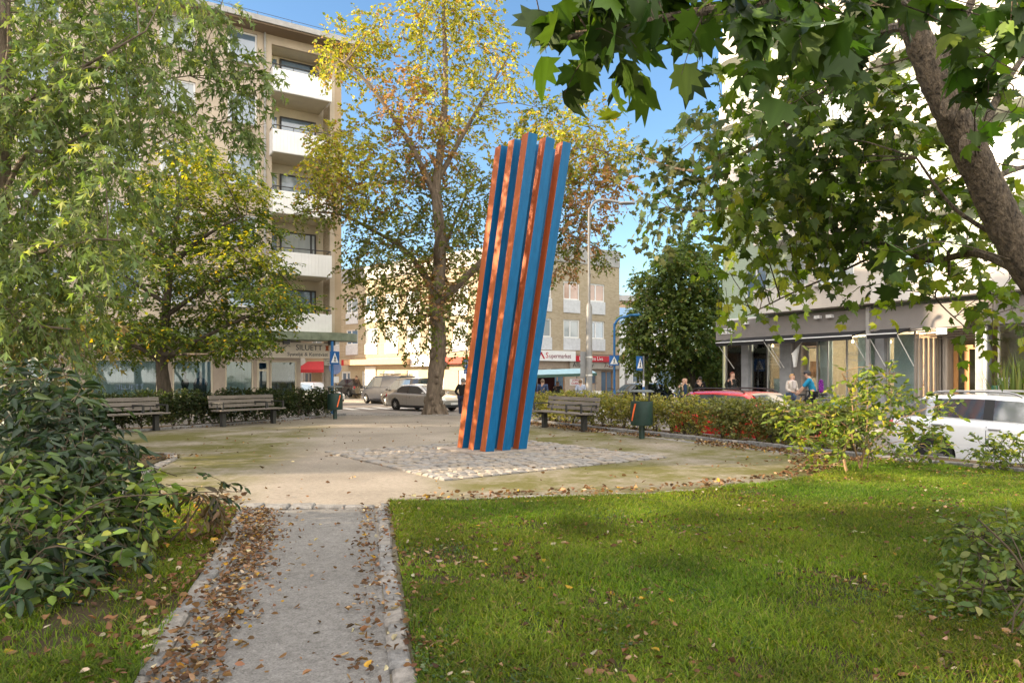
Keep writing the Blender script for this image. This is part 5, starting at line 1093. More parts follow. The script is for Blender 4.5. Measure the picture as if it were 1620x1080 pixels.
# ================================================================== VEHICLES
def carpaint(n,c,rough=.25,metal=0): return M(n,c,rough=rough,var=.02,metal=metal,spec=.5,coat=1.0)
cglass=M('car_glass',(.05,.065,.08),rough=.03,var=.1,spec=1.0); cglass.node_tree.nodes['Principled BSDF'].inputs['IOR'].default_value=2.0
tyre=M('tyre',(.018,.018,.018),rough=.85); alloy=M('alloy',(.42,.42,.43),rough=.35,metal=.9,var=.05); trim=M('car_trim',(.025,.025,.027),rough=.6)
headl=M('headlamp',(.75,.78,.8),rough=.08,spec=1.0); taill=M('tail_lamp',(.35,.01,.012),rough=.15,spec=.8); platem=M('number_plate_white',(.7,.7,.68),rough=.5)
def lerp(pts,x):
    if x<=pts[0][0]: return pts[0][1]
    for (a,b),(c,d) in zip(pts[:-1],pts[1:]):
        if x<=c:
            t=(x-a)/(c-a); t=t*t*(3-2*t)*.35+t*.65; return b+(d-b)*t
    return pts[-1][1]
def make_car(name,label,cat,paint,L,W,H,shoulder,cabin,windows,axles,R=.31,rails=False,clad=False,handles=((.0,),),group=None,seams=(),rack=False):
    """x forward. shoulder: (x,z) hood/belt/deck line; cabin: (rear base, roof rear, roof front, screen base)"""
    r=thing(name,label,cat,group=group); xr,xf=-L/2,L/2; gb,rr_,rf_,gf=cabin
    zs=lambda x: lerp(shoulder,x)
    hw=lambda x: W/2*(1-.03*abs(2*x/L)**2-.13*abs(2*x/L)**7)
    def ring(x,k=1.0):
        w=hw(x)*k; z1=zs(x); zb=.19+.05*abs(2*x/L)**6; zm=(zb+z1)/2
        h=[(.0,zb),(.84*w,zb),(.95*w,zb+.07),(1.0*w,zm*.92),(1.0*w,zm*1.15),(.985*w,z1-.13),(.955*w,z1-.04),(.90*w,z1),(.70*w,z1+.012),(0,z1+.025)]
        return h
    def sidey(x,z):
        h=ring(x)[2:8]
        for (a,b),(c,d) in zip(h[:-1],h[1:]):
            if b<=z<=d: return a+(c-a)*(z-b)/max(d-b,1e-6)
        return h[-1][0] if z>h[-1][1] else h[0][0]
    g=MB(); xs=[xr,xr+.03,xr+.10]+list(np.linspace(xr+.25,xf-.25,26))+[xf-.10,xf-.03,xf]; rings=[]
    for x in xs:
        h=ring(x); e=min(x-xr,xf-x); f=1.0 if e>=.1 else (.90 if e>=.03 else .78)
        zc=.52; h=[(y*(.98 if f<1 else 1)*(1 if f>.8 else .96),zc+(z-zc)*f) for y,z in h]
        full=[(x,y,z) for y,z in h]+[(x,-y,z) for y,z in h[-2:0:-1]]; rings.append(full)
    n=len(rings[0]); vs=[p for q in rings for p in q]
    fs=[(i*n+k,i*n+(k+1)%n,(i+1)*n+(k+1)%n,(i+1)*n+k) for i in range(len(rings)-1) for k in range(n)]+[tuple(range(n-1,-1,-1)),tuple((len(rings)-1)*n+k for k in range(n))]
    g.add(vs,fs); body=g.build('body',paint,r,smooth=True)
    cut=MB()
    for ax in axles:
        for s in (-1,1): cut.lathe([(R+.055,s*W/2-.24 if s>0 else -W/2-.1),(R+.055,W/2+.1 if s>0 else -W/2+.24)],28,(ax,0,R),'y')
    cu=cut.build('cut',trim); md=body.modifiers.new('b','BOOLEAN'); md.object=cu; md.operation='DIFFERENCE'; md.solver='EXACT'
    body.modifiers.move(len(body.modifiers)-1,0); es=body.modifiers['es']; body.modifiers.remove(es)
    dg=bpy.context.evaluated_depsgraph_get(); me=D.meshes.new_from_object(body.evaluated_get(dg)); old=body.data; body.modifiers.clear(); body.data=me; D.objects.remove(cu)
    e=body.modifiers.new('es','EDGE_SPLIT'); e.split_angle=rad(35)
    # cabin
    zr=lambda x: lerp([(gb,zs(gb)),(rr_,H-.03),((rr_+rf_)/2,H),(rf_,H-.035),(gf,zs(gf))],x)
    wb=lambda x: hw(x)*.905; wr=lambda x: hw(x)*.905-.25*max(0,zr(x)-zs(x))-.02
    gx=sorted(set([gb,rr_,rf_,gf]+list(np.linspace(gb,rr_,6))+list(np.linspace(rr_,rf_,10))+list(np.linspace(rf_,gf,8)))); rings=[]
    for x in gx:
        a,b_=wb(x),wr(x); z1=zs(x); zt=max(zr(x),z1+.004); hgt=zt-z1
        h=[(a,z1-.03),(a-.25*hgt*.86,z1+hgt*.86),(b_-.05,z1+hgt*.97),(b_-.16,zt),(0,zt+.02)]; rings.append([(x,y,z) for y,z in h]+[(x,-y,z) for y,z in h[-2::-1]])
    n=len(rings[0]); g=MB(); vs=[p for q in rings for p in q]
    g.add(vs,[(i*n+k,i*n+k+1,(i+1)*n+k+1,(i+1)*n+k) for i in range(len(rings)-1) for k in range(n-1)]+[tuple(range(n)),tuple((len(rings)-1)*n+k for k in range(n-1,-1,-1))]); g.build('cabin',paint,r,smooth=True)
    cy=lambda x,z: wb(x)-.25*(z-zs(x)+.0)
    for xa,xb in windows:
        for s in (-1,1):
            g=MB(); m=10; pts=[]
            for i in range(m+1):
                x=xa+(xb-xa)*i/m; z0=zs(x)+.035; z1=zs(x)+(zr(x)-zs(x))*.84
                if z1<z0+.02: z1=z0+.02
                pts.append(((x,s*(cy(x,z0)+.008),z0),(x,s*(cy(x,z1)+.008),z1)))
            for (a,b_),(c,d) in zip(pts[:-1],pts[1:]): g.quad(a,c,d,b_)
            g.build('side_window',cglass,r,smooth=True)
    for nm,xa,xb in (('windscreen',rf_+.07,gf-.06),('rear_window',gb+.05,rr_-.05)):
        g=MB(); rows_=[]
        for i in range(8):
            x=xa+(xb-xa)*i/7; w_=wr(x)-.13; rows_.append([(x+(.012 if nm=='windscreen' else -.012),w_*t,max(zr(x),zs(x))+.02*(1-t*t)+.012) for t in (-1,-.5,0,.5,1)])
        for a,b_ in zip(rows_[:-1],rows_[1:]):
            for k in range(4): g.quad(a[k],b_[k],b_[k+1],a[k+1])
        g.build(nm,cglass,r,smooth=True)
    for (a,b),(c,d) in zip(windows[:-1],windows[1:]):
        for s in (-1,1):
            g=MB(); xa,xb=b-.01,c+.01
            for x0,x1 in ((xa,(xa+xb)/2),((xa+xb)/2,xb)):
                q=[]
                for x in (x0,x1):
                    z0=zs(x)+.03; z1=zs(x)+(zr(x)-zs(x))*.85; q.append(((x,s*(cy(x,z0)+.005),z0),(x,s*(cy(x,z1)+.005),z1)))
                g.quad(q[0][0],q[1][0],q[1][1],q[0][1])
            g.build('window_pillar',trim,r)
    # wheels
    for ax in axles:
        for s in (-1,1):
            yy=s*(W/2-.115)
            g=MB(); g.lathe([(R*.62,-.10),(R*.93,-.105),(R,-.07),(R,.07),(R*.93,.105),(R*.62,.10)],28,(ax,yy,R),'y'); w_=g.build('wheel',tyre,r,smooth=True)
            g=MB(); g.lathe([(R*.66,-.09),(R*.66,.085),(R*.6,.085)],24,(ax,yy,R),'y'); g.lathe([(0,s*.03-.02),(R*.62,s*.03-.02),(R*.62,s*.03),(0,s*.03)],20,(ax,yy,R),'y',mi=1)
            for k in range(7):
                a=k*2*math.pi/7; g.tube([(ax,yy+s*.09,R),(ax+R*.62*math.cos(a),yy+s*.08,R+R*.62*math.sin(a))],[.035,.022],5)
            g.ell((ax,yy+s*.085,R),(.05,.02,.05),8,6); g.build('rim',[alloy,trim],w_)
    for s in (-1,1):
        x=xf-.17; g=MB(); g.ell((x,s*hw(x)*.80,zs(x)-.09),(.16,.17,.075),12,8); g.build('headlight',headl,r,smooth=True)
        x=xr+.10; g=MB(); g.ell((x,s*hw(x)*.86,zs(x)-.12),(.10,.13,.13),12,8); g.build('tail_light',taill,r,smooth=True)
        x=gf-.28; g=MB(); g.ell((x,s*(hw(x)+.06),zs(x)+.08),(.07,.1,.07),10,7); g.tube([(x,s*hw(x)*.88,zs(x)+.02),(x,s*(hw(x)+.02),zs(x)+.06)],.02,5); g.build('mirror',trim if clad else paint,r,smooth=True)
        g=MB()
        for x in seams:
            zz=np.linspace(.32,zs(x)-.005,9)
            for a,b_ in zip(zz[:-1],zz[1:]): g.quad((x-.005,s*(sidey(x,a)+.0025),a),(x+.005,s*(sidey(x,a)+.0025),a),(x+.005,s*(sidey(x,b_)+.0025),b_),(x-.005,s*(sidey(x,b_)+.0025),b_))
        if seams: g.build('door_seams',trim,r,fix=False)
        for x in (seams[:2] if seams else ()):
            z=zs(x)-.13; g=MB(); g.box((x+.14,s*(sidey(x+.14,z)+.015),z),(.2,.025,.028)); g.build('door_handle',alloy if clad else paint,r,bevel=.008)
        g=MB(); g.box((sum(axles)/2,s*(W/2-.02),.24),(axles[1]-axles[0]-2*R-.14,.07,.12)); g.build('sill',trim,r,bevel=.015)
        if rails:
            g=MB(); g.tube(smooth_path([(rr_+.1,s*(wr(rr_+.1)-.06),zr(rr_+.1)+.0),(rr_+.25,s*(wr(0)-.05),H+.045),((rr_+rf_)/2,s*(wr(0)-.05),H+.06),(rf_-.25,s*(wr(0)-.05),H+.04),(rf_-.05,s*(wr(0)-.05),zr(rf_-.05))],3),.02,6); g.build('roof_rail',trim if not clad else alloy,r)
    g=MB(); g.box((xf-.03,0,.30),(.10,W*.74,.16)); g.build('front_grille',trim,r,bevel=.02)
    g=MB(); g.box((xr+.0,0,.62),(.03,.5,.11)); g.build('number_plate',platem,r)
    g=MB(); g.box((xf+.02,0,.42),(.03,.5,.11)); g.build('number_plate',platem,r)
    return r
def put(o,x,y,hx,hy,z=STREET): o.location=(x,y,z); o.rotation_euler=(0,0,math.atan2(hy,hx)); return o
hatch=dict(shoulder=[(-2.2,.86),(-1.6,.93),(-.5,.93),(.9,.90),(1.4,.86),(2.0,.72),(2.2,.62)],cabin=(-2.12,-1.55,.25,1.12),windows=((-1.72,-.72),(-.66,.82)),axles=(-1.32,1.32))
wagon=dict(shoulder=[(-2.35,.88),(-1.6,.94),(-.5,.93),(1.0,.89),(1.6,.84),(2.2,.70),(2.4,.60)],cabin=(-2.25,-1.8,.25,1.2),windows=((-2.0,-1.25),(-1.18,-.35),(-.3,.95)),axles=(-1.38,1.42))
sedan=dict(shoulder=[(-2.3,.90),(-1.5,.95),(-.5,.92),(1.0,.88),(1.6,.83),(2.15,.70),(2.3,.60)],cabin=(-1.72,-.95,.3,1.2),windows=((-1.28,-.45),(-.38,.95)),axles=(-1.35,1.38))
suv=dict(shoulder=[(-2.3,.94),(-1.6,1.04),(-.5,1.0),(.9,.95),(1.3,.93),(2.1,.82),(2.3,.68)],cabin=(-2.25,-1.6,.1,1.15),windows=((-2.04,-1.36),(-1.24,-.50),(-.34,.92)),axles=(-1.33,1.36))
van=dict(shoulder=[(-2.5,1.12),(-1.6,1.16),(.5,1.14),(1.4,1.08),(1.9,1.0),(2.35,.85),(2.5,.70)],cabin=(-2.46,-2.3,.95,2.0),windows=((-.3,.62),(.72,1.72)),axles=(-1.55,1.55))
mpv=dict(shoulder=[(-2.2,1.0),(-1.6,1.05),(.3,1.02),(1.1,.98),(1.5,.92),(2.0,.78),(2.2,.64)],cabin=(-2.16,-1.95,.45,1.35),windows=((-1.2,-.05),(.05,1.15)),axles=(-1.35,1.36))
put(make_car('parked_car','white crossover car with a silver roof rail parked at the right edge behind the bushes','car',carpaint('paint_white',(.72,.73,.75)),4.6,1.85,1.48,**suv,R=.34,rails=True,clad=True,seams=(-.42,-1.4,1.0)),9.55,12.45,.53,-.85)
put(make_car('parked_car','bright red car with black roof rails parked behind the loose hedge','car',carpaint('paint_red',(.55,.02,.022)),4.3,1.8,1.47,**hatch,rails=True,seams=(-.7,.85)),5.95,16.75,.53,-.85)
put(make_car('parked_car','black estate car parked beyond the hedge, in front of the chestnut tree','car',carpaint('paint_black',(.012,.013,.016),.15),4.75,1.82,1.46,**wagon,seams=(-1.2,-.33,.97)),7.35,40.6,-.86,-.51)
put(make_car('parked_car','silver saloon car passing behind the linden trunk','car',carpaint('paint_silver',(.36,.345,.32),.3,.35),4.6,1.8,1.43,**sedan,seams=(-.42,.97)),-4.85,37.5,.78,-.63)
put(make_car('parked_car','brown boxy car half hidden behind the silver saloon','car',carpaint('paint_brown',(.045,.038,.032),.3,.0),4.3,1.8,1.78,**mpv,seams=(.0,1.2)),-6.45,42.7,-.66,.75)
vn=put(make_car('parked_van','dark grey-blue van parked behind the brown car','van',carpaint('paint_slate',(.022,.027,.04),.3,.0),5.0,1.95,1.95,**van,seams=(.66,1.78)),-8.5,47.3,-.66,.75)
g=MB(); g.tube([(-2.2,.5,2.02),(.4,.5,2.02)],.05,6); g.tube([(-2.0,-.7,2.0),(-2.0,.7,2.0)],.03,5); g.tube([(-.2,-.7,2.0),(-.2,.7,2.0)],.03,5); g.build('roof_rack',trim,vn)
put(make_car('parked_car','small dark hatchback seen from behind near the 7-23 poster','car',carpaint('paint_dark',(.03,.029,.03),.3,.0),4.2,1.78,1.48,**hatch,seams=(-.7,.85)),-13.0,55.3,-.62,.78,-.2)
put(make_car('parked_car','pale silver hatchback partly hidden by the round pillar of the tailor shop','car',carpaint('paint_pale',(.50,.52,.54),.3,.0),4.2,1.78,1.5,**hatch,seams=(-.7,.85)),-13.0,45.5,.75,-.66)

# ================================================================== STREET FURNITURE
galv=M('galvanised',(.20,.20,.20),rough=.55,metal=.3,var=.15); bpaint=M('lamp_blue',(.02,.14,.36),rough=.4); signblue=M('sign_blue',(.01,.11,.36),rough=.35); signback=M('sign_back',(.22,.225,.23),rough=.6)
r=thing('street_lamp','tall galvanised lamp post with a curved arm standing behind the right hedge','lamp',(2.36,20.9,-.1))
g=MB(); g.tube([(0,0,0),(0,0,3.6),(0,0,3.7)],[.10,.095,.065],14); g.tube(smooth_path([(0,0,3.65),(0,0,6.3),(.05,0,6.65),(.22,0,6.84),(.45,0,6.88),(.95,0,6.80)],4),.042,10); g.build('pole',galv,r,smooth=True)
g=MB(); g.ell((1.15,0,6.78),(.28,.10,.05),12,8); g.build('lamp_head',galv,r,smooth=True)
g=MB(); g.box((-.15,.1,1.75),(.22,.02,.62)); g.box((-.15,.1,2.12),(.22,.022,.26)); g.build('sign_back',signback,r,bevel=.006)
g=MB()
for z in (1.5,2.05,.75,.3): g.lathe([(.105,z),(.105,z+.045)],14)
g.build('clamp',M('clamp_steel',(.6,.6,.58),rough=.4,metal=.5),r)
r=thing('street_lamp','blue street lamp with a swan-neck arm in front of the supermarket corner','lamp',(5.70,38,STREET))
g=MB(); g.tube([(0,0,0),(0,0,1),(0,0,1.05)],[.09,.09,.07],10); g.tube(smooth_path([(0,0,1.0),(0,0,4.4),(.05,0,4.8),(.3,0,5.1),(.8,0,5.22)],4),.065,10); g.build('pole',bpaint,r,smooth=True)
g=MB(); g.ell((1.15,0,5.27),(.42,.16,.08),12,8); g.build('lamp_head',M('lamp_head_blue',(.05,.22,.5),rough=.35),r,smooth=True)
def crossing_sign(root,c,rz,s=.52,name='crossing_sign'):
    Mx=frame(c,rz); g=MB(); g.M=Mx; g.span((-s/2,0,-s/2),(s/2,.015,s/2)); o=g.build(name,signblue,root,bevel=.004)
    g=MB(); g.M=Mx; g.add([(-s*.40,-.004,-s*.36),(s*.40,-.004,-s*.36),(0,-.004,s*.40),(-s*.40,-.001,-s*.36),(s*.40,-.001,-s*.36),(0,-.001,s*.40)],[(0,1,2),(0,3,4,1),(1,4,5,2),(2,5,3,0)]); g.build('white_triangle',white,o,fix=False)
    g=MB(); g.M=Mx; y=-.008
    g.tube([(0,y,s*.1),(0,y,-s*.1)],s*.035,5); g.tube([(0,y,-s*.1),(-s*.1,y,-s*.3)],s*.025,5); g.tube([(0,y,-s*.1),(s*.09,y,-s*.3)],s*.025,5); g.tube([(-s*.1,y,-s*.02),(0,y,s*.08),(s*.09,y,-s*.03)],s*.02,5); g.ell((0,y,s*.17),(s*.04,s*.02,s*.045),8,6); g.build('walking_figure',black,o)
    return o
crossing_sign(r,(-.03,-.12,2.75),rad(6),.56)
r=thing('street_lamp','slim grey lamp post with a T-shaped twin top in front of the chestnut tree','lamp',(7.75,39.3,STREET))
g=MB(); g.tube([(0,0,0),(0,0,3.2),(0,0,3.3),(0,0,6.85)],[.10,.10,.06,.05],10); g.build('pole',galv,r,smooth=True)
g=MB(); g.box((0,0,6.9),(1.5,.12,.05)); g.build('lamp_head',M('lamp_head_white',(.65,.66,.66),rough=.4),r,bevel=.02)
r=thing('crossing_sign_post','blue and white banded post with a crossing sign near the black estate car','sign',(5.78,30.0,STREET))
for k in range(6):
    g=MB(); g.lathe([(.05,.28*k+.001),(.05,.28*k+.279)],10); g.build('post_band',signblue if k%2==0 else white,r)
g=MB(); g.lathe([(.035,1.68),(.035,2.75)],8); g.build('post',galv,r); crossing_sign(r,(-.16,-.06,2.42),rad(48),.62)
r=thing('parking_sign','small blue parking sign on a thin post left of the sculpture','sign',(-2.1,31.5,STREET))
g=MB(); g.lathe([(.03,0),(.03,2.75)],8); g.build('post',galv,r)
pp=part(r,I4,'sign_plate',signblue,((-.14,-.05,2.2),(.14,-.035,2.62))); text(pp,'P',.36,I4,(0,-.054,2.42),white); p2=part(r,I4,'lower_plate',signblue,((-.13,-.05,1.98),(.13,-.035,2.18))); text(p2,'8-18',.1,I4,(0,-.054,2.08),white)
r=thing('crossing_sign_post','blue post with a pedestrian crossing sign beside the left green bin','sign',(-6.82,25.9,-.03))
g=MB(); g.lathe([(.055,0),(.055,2.75)],10); g.build('post',bpaint,r,smooth=True); crossing_sign(r,(.12,-.09,2.12),rad(62),.5)
r=thing('no_parking_sign','pale post with a round blue prohibition sign left of the dark hatchback','sign',(-8.4,32.5,STREET))
g=MB(); g.lathe([(.035,0),(.035,2.9)],8); g.build('post',galv,r)
g=MB(); g.lathe([(.0,-.01),(.3,-.01),(.3,.012),(0,.012)],20,(0,-.06,2.25),'y'); o=g.build('sign_plate',M('faded_blue',(.25,.33,.6),rough=.4),r)
part(r,I4,'lower_plate',white,((-.17,-.07,1.55),(.17,-.05,1.85)))
# market stall
S=thing('market_stall','market stall with a pale blue canvas roof in front of the supermarket','stall',(2.55,34.6,STREET),rad(15))
g=MB(); g.add([(-1.8,-1.3,1.92),(1.35,-1.3,2.02),(1.5,.2,2.28),(-1.75,.2,2.18),(-1.8,1.5,1.92),(1.35,1.5,2.0)],[(0,1,2,3),(3,2,5,4),(0,3,4),(1,5,2)]); o=g.build('canvas_roof',M('canvas_blue',(.32,.50,.58),rough=.8),S); so_=o.modifiers.new('s','SOLIDIFY'); so_.thickness=.02
g=MB(); g.add([(-1.8,-1.31,1.93),(1.35,-1.31,2.03),(1.35,-1.31,1.90),(-1.8,-1.31,1.78)],[(0,1,2,3)]); g.build('canvas_valance',M('canvas_green',(.06,.12,.10),rough=.8),S,fix=False)
for x,y in ((-1.7,-1.2),(1.3,-1.2),(-1.7,1.4),(1.3,1.4)):
    g=MB(); g.tube([(x,y,0),(x,y,1.95)],.025,6); g.build('tent_pole',galv,S)
g=MB(); g.span((-1.5,-.9,.72),(1.2,.3,.78)); g.span((-1.48,-.89,.25),(1.18,-.87,.719)); g.build('table',M('table_cloth_red',(.22,.03,.03),rough=.8),S)
g=MB(); g.quad((-1.5,.9,.4),(-.1,.9,.4),(-.1,.9,1.85),(-1.5,.9,1.85)); g.build('back_cloth',M('maroon_cloth',(.06,.012,.015),rough=.8),S,fix=False)
sp=part(S,I4,'price_sign',white,((.05,-1.0,1.42),(.72,-.98,1.75))); text(sp,'JORD-',.15,I4,(.38,-1.006,1.66),red); text(sp,'GUBBAR',.14,I4,(.38,-1.006,1.51),red)
fruit=[M('strawberry',(.4,.02,.02)),M('pale_fruit',(.55,.45,.4)),M('green_veg',(.15,.3,.04)),M('orange_fruit',(.6,.22,.03)),M('plum',(.1,.03,.08))]
a0=Vector((2.55,34.6,STREET)); R15=Matrix.Rotation(rad(15),4,'Z')
crm=M('crate_wood',(.35,.25,.15),rough=.8); kinds=['red strawberries','pale pears','green vegetables','oranges','dark plums']
for k in range(5):
    c=a0+R15@Vector((-1.25+k*.52,-.3,.78))
    t=thing('produce_crate','crate of %s on the market stall table'%kinds[k],'crate',c,rad(15),group='produce crates on the stall')
    g=MB(); g.span((-.22,-.3,.004),(.22,.3,.02))
    for q in (((-.22,-.3,.02),(-.2,.3,.16)),((.2,-.3,.02),(.22,.3,.16)),((-.2,-.3,.02),(.2,-.28,.16)),((-.2,.28,.02),(.2,.3,.16))): g.span(*q)
    g.build('box',crm,t)
    g=MB()
    for i in range(5):
        for j in range(6): g.ell((-.16+i*.08,-.24+j*.095,.15+random.uniform(0,.03)),(.045,.045,.042),7,5)
    g.build('produce',fruit[k],t)
r=thing('pavement_sign','white folding pavement sign beside the lamp post in front of the stall','sign',(4.0,32.6,STREET),rad(-8))
g=MB(); g.add([(-.42,-.28,0),(.42,-.28,0),(.36,.0,1.15),(-.36,.0,1.15),(-.42,-.25,0),(.42,-.25,0),(.36,.02,1.15),(-.36,.02,1.15)],[(0,1,2,3),(7,6,5,4),(0,4,5,1),(1,5,6,2),(2,6,7,3),(3,7,4,0)]); g.build('front_panel',white,r)
g=MB(); g.add([(-.42,.32,0),(.42,.32,0),(.36,.03,1.15),(-.36,.03,1.15),(-.42,.35,0),(.42,.35,0),(.36,.06,1.15),(-.36,.06,1.15)],[(0,1,2,3),(7,6,5,4),(0,4,5,1),(1,5,6,2),(2,6,7,3),(3,7,4,0)]); g.build('back_panel',white,r)

# ================================================================== BICYCLES
def make_bike(label,fm,cat='bicycle',group=None,name='bicycle',long=0):
    r=thing(name,label,cat,group=group); R=.34; a,b=-.52,.52+long
    for x in (a,b):
        g=MB(); g.tube([(x+R*math.cos(t),0,R+R*math.sin(t)) for t in np.linspace(0,2*math.pi,25)],.02,6,cap=False); w_=g.build('wheel',tyre,r,smooth=True)
        g=MB()
        for k in range(10): t=k*math.pi/5; g.tube([(x,0,R),(x+R*math.cos(t),0,R+R*math.sin(t))],.003,3)
        g.ell((x,0,R),(.03,.05,.03),8,6); g.build('spokes',alloy,w_)
    bb=(-.06,0,.30); st=(-.22,0,.84); hd=(b-.22,0,.92); hl=(b-.16,0,.62)
    g=MB()
    for p in ([bb,st],[bb,hl],[(-.19,0,.74),hl],[bb,(a,0,R)],[(-.19,0,.72),(a,0,R)],[hd,hl,(b,0,R)]): g.tube(p,.018,6)
    g.build('frame',fm,r,smooth=True)
    g=MB(); g.tube([hd,(b-.24,0,1.04)],.014,5); g.tube(smooth_path([(b-.40,-.28,1.04),(b-.26,-.2,1.06),(b-.22,0,1.05),(b-.26,.2,1.06),(b-.40,.28,1.04)],3),.014,6); g.build('handlebar',trim,r)
    g=MB(); g.ell((-.26,0,.93),(.15,.08,.035),10,6); g.tube([st,(-.25,0,.92)],.014,5); g.build('saddle',trim,r,smooth=True)
    g=MB(); g.lathe([(.09,-.01),(.09,.01)],14,(bb[0],.05,bb[2]),'y'); g.tube([(bb[0],-.12,bb[2]-.16),(bb[0],0,bb[2]),(bb[0],.12,bb[2]+.16)],.012,5); g.build('crank',alloy,r)
    g=MB(); g.box((a+.02,0,.74),(.36,.12,.02)); g.tube([(a,.06,R),(a-.1,.06,.73)],.008,4); g.build('rear_rack',trim,r)
    return r
bk=[M('bike_black',(.02,.02,.022),rough=.4),M('bike_green',(.03,.07,.05),rough=.4),M('bike_grey',(.25,.25,.26),rough=.4)]
specs=[(10.0,36.2,2.0,0,'black bicycle leaning among the parked bikes, nearest the dark shed'),(10.75,35.6,1.8,2,'grey bicycle in the middle of the parked bikes'),(11.3,35.0,2.1,0,'black bicycle beside the grey one in the row of parked bikes'),(11.9,34.6,1.9,1,'dark green bicycle parked near the shop corner'),(12.2,33.9,2.2,0,'black bicycle at the right end of the parked row'),(8.6,37.5,1.6,0,'black bicycle parked behind the man in the green jacket'),(5.1,36.5,.4,2,'grey bicycle parked behind the pavement sign')]
for x,y,a,m_,lb in specs: b_=make_bike(lb,bk[m_],group='parked bicycles'); b_.location=(x,y,-.3); b_.rotation_euler=(rad(5),0,a)
cb=make_bike('yellow cargo bicycle with a navy cover in front of the shop window','%s' and M('bike_yellow',(.55,.36,.03),rough=.4),name='cargo_bicycle',long=.5); cb.location=(9.55,23.1,-.16); cb.rotation_euler=(0,0,rad(168))
g=MB(); g.box((.45,0,.80),(.9,.42,.10)); g.box((.75,0,.9),(.34,.40,.14)); g.build('navy_cover',M('navy_cloth',(.012,.016,.04),rough=.7),cb,bevel=.04)
cy=make_bike('dark touring bicycle with blue panniers under the cyclist','%s' and bk[0],name='touring_bicycle'); cy.location=(10.35,23.3,-.16); cy.rotation_euler=(0,0,rad(160))
for s in (-1,1):
    g=MB(); g.box((-.62,s*.16,.52),(.36,.14,.36),tap=.92); g.build('pannier',M('pannier_blue',(.02,.25,.45),rough=.6),cy,bevel=.03)

# ================================================================== PEOPLE
skinm=M('skin',(.52,.32,.23),rough=.55,var=.06,spec=.3)
def skin(name,nodes_,edges,mat,parent,sub=1):
    """nodes_: list of (x,y,z,rx[,ry])"""
    me=D.meshes.new(name); me.from_pydata([n[:3] for n in nodes_],edges,[]); me.materials.append(mat)
    o=D.objects.new(name,me); C.objects.link(o); o.modifiers.new('skin','SKIN')
    sv=me.skin_vertices[0].data if me.skin_vertices else None
    if sv is None:
        bm=bmesh.new(); bm.from_mesh(me); bm.verts.layers.skin.verify(); bm.to_mesh(me); bm.free(); sv=me.skin_vertices[0].data
    for i,n in enumerate(nodes_): sv[i].radius=(n[3],n[4] if len(n)>4 else n[3]); sv[i].use_root=(i==0)
    if sub: s_=o.modifiers.new('sub','SUBSURF'); s_.levels=sub; s_.render_levels=sub
    dg=bpy.context.evaluated_depsgraph_get(); m2=D.meshes.new_from_object(o.evaluated_get(dg)); m2.name=name
    D.objects.remove(o); m2.polygons.foreach_set('use_smooth',[True]*len(m2.polygons)); m2.materials.clear(); m2.materials.append(mat)
    o=D.objects.new(name,m2); C.objects.link(o); o.parent=parent; return o
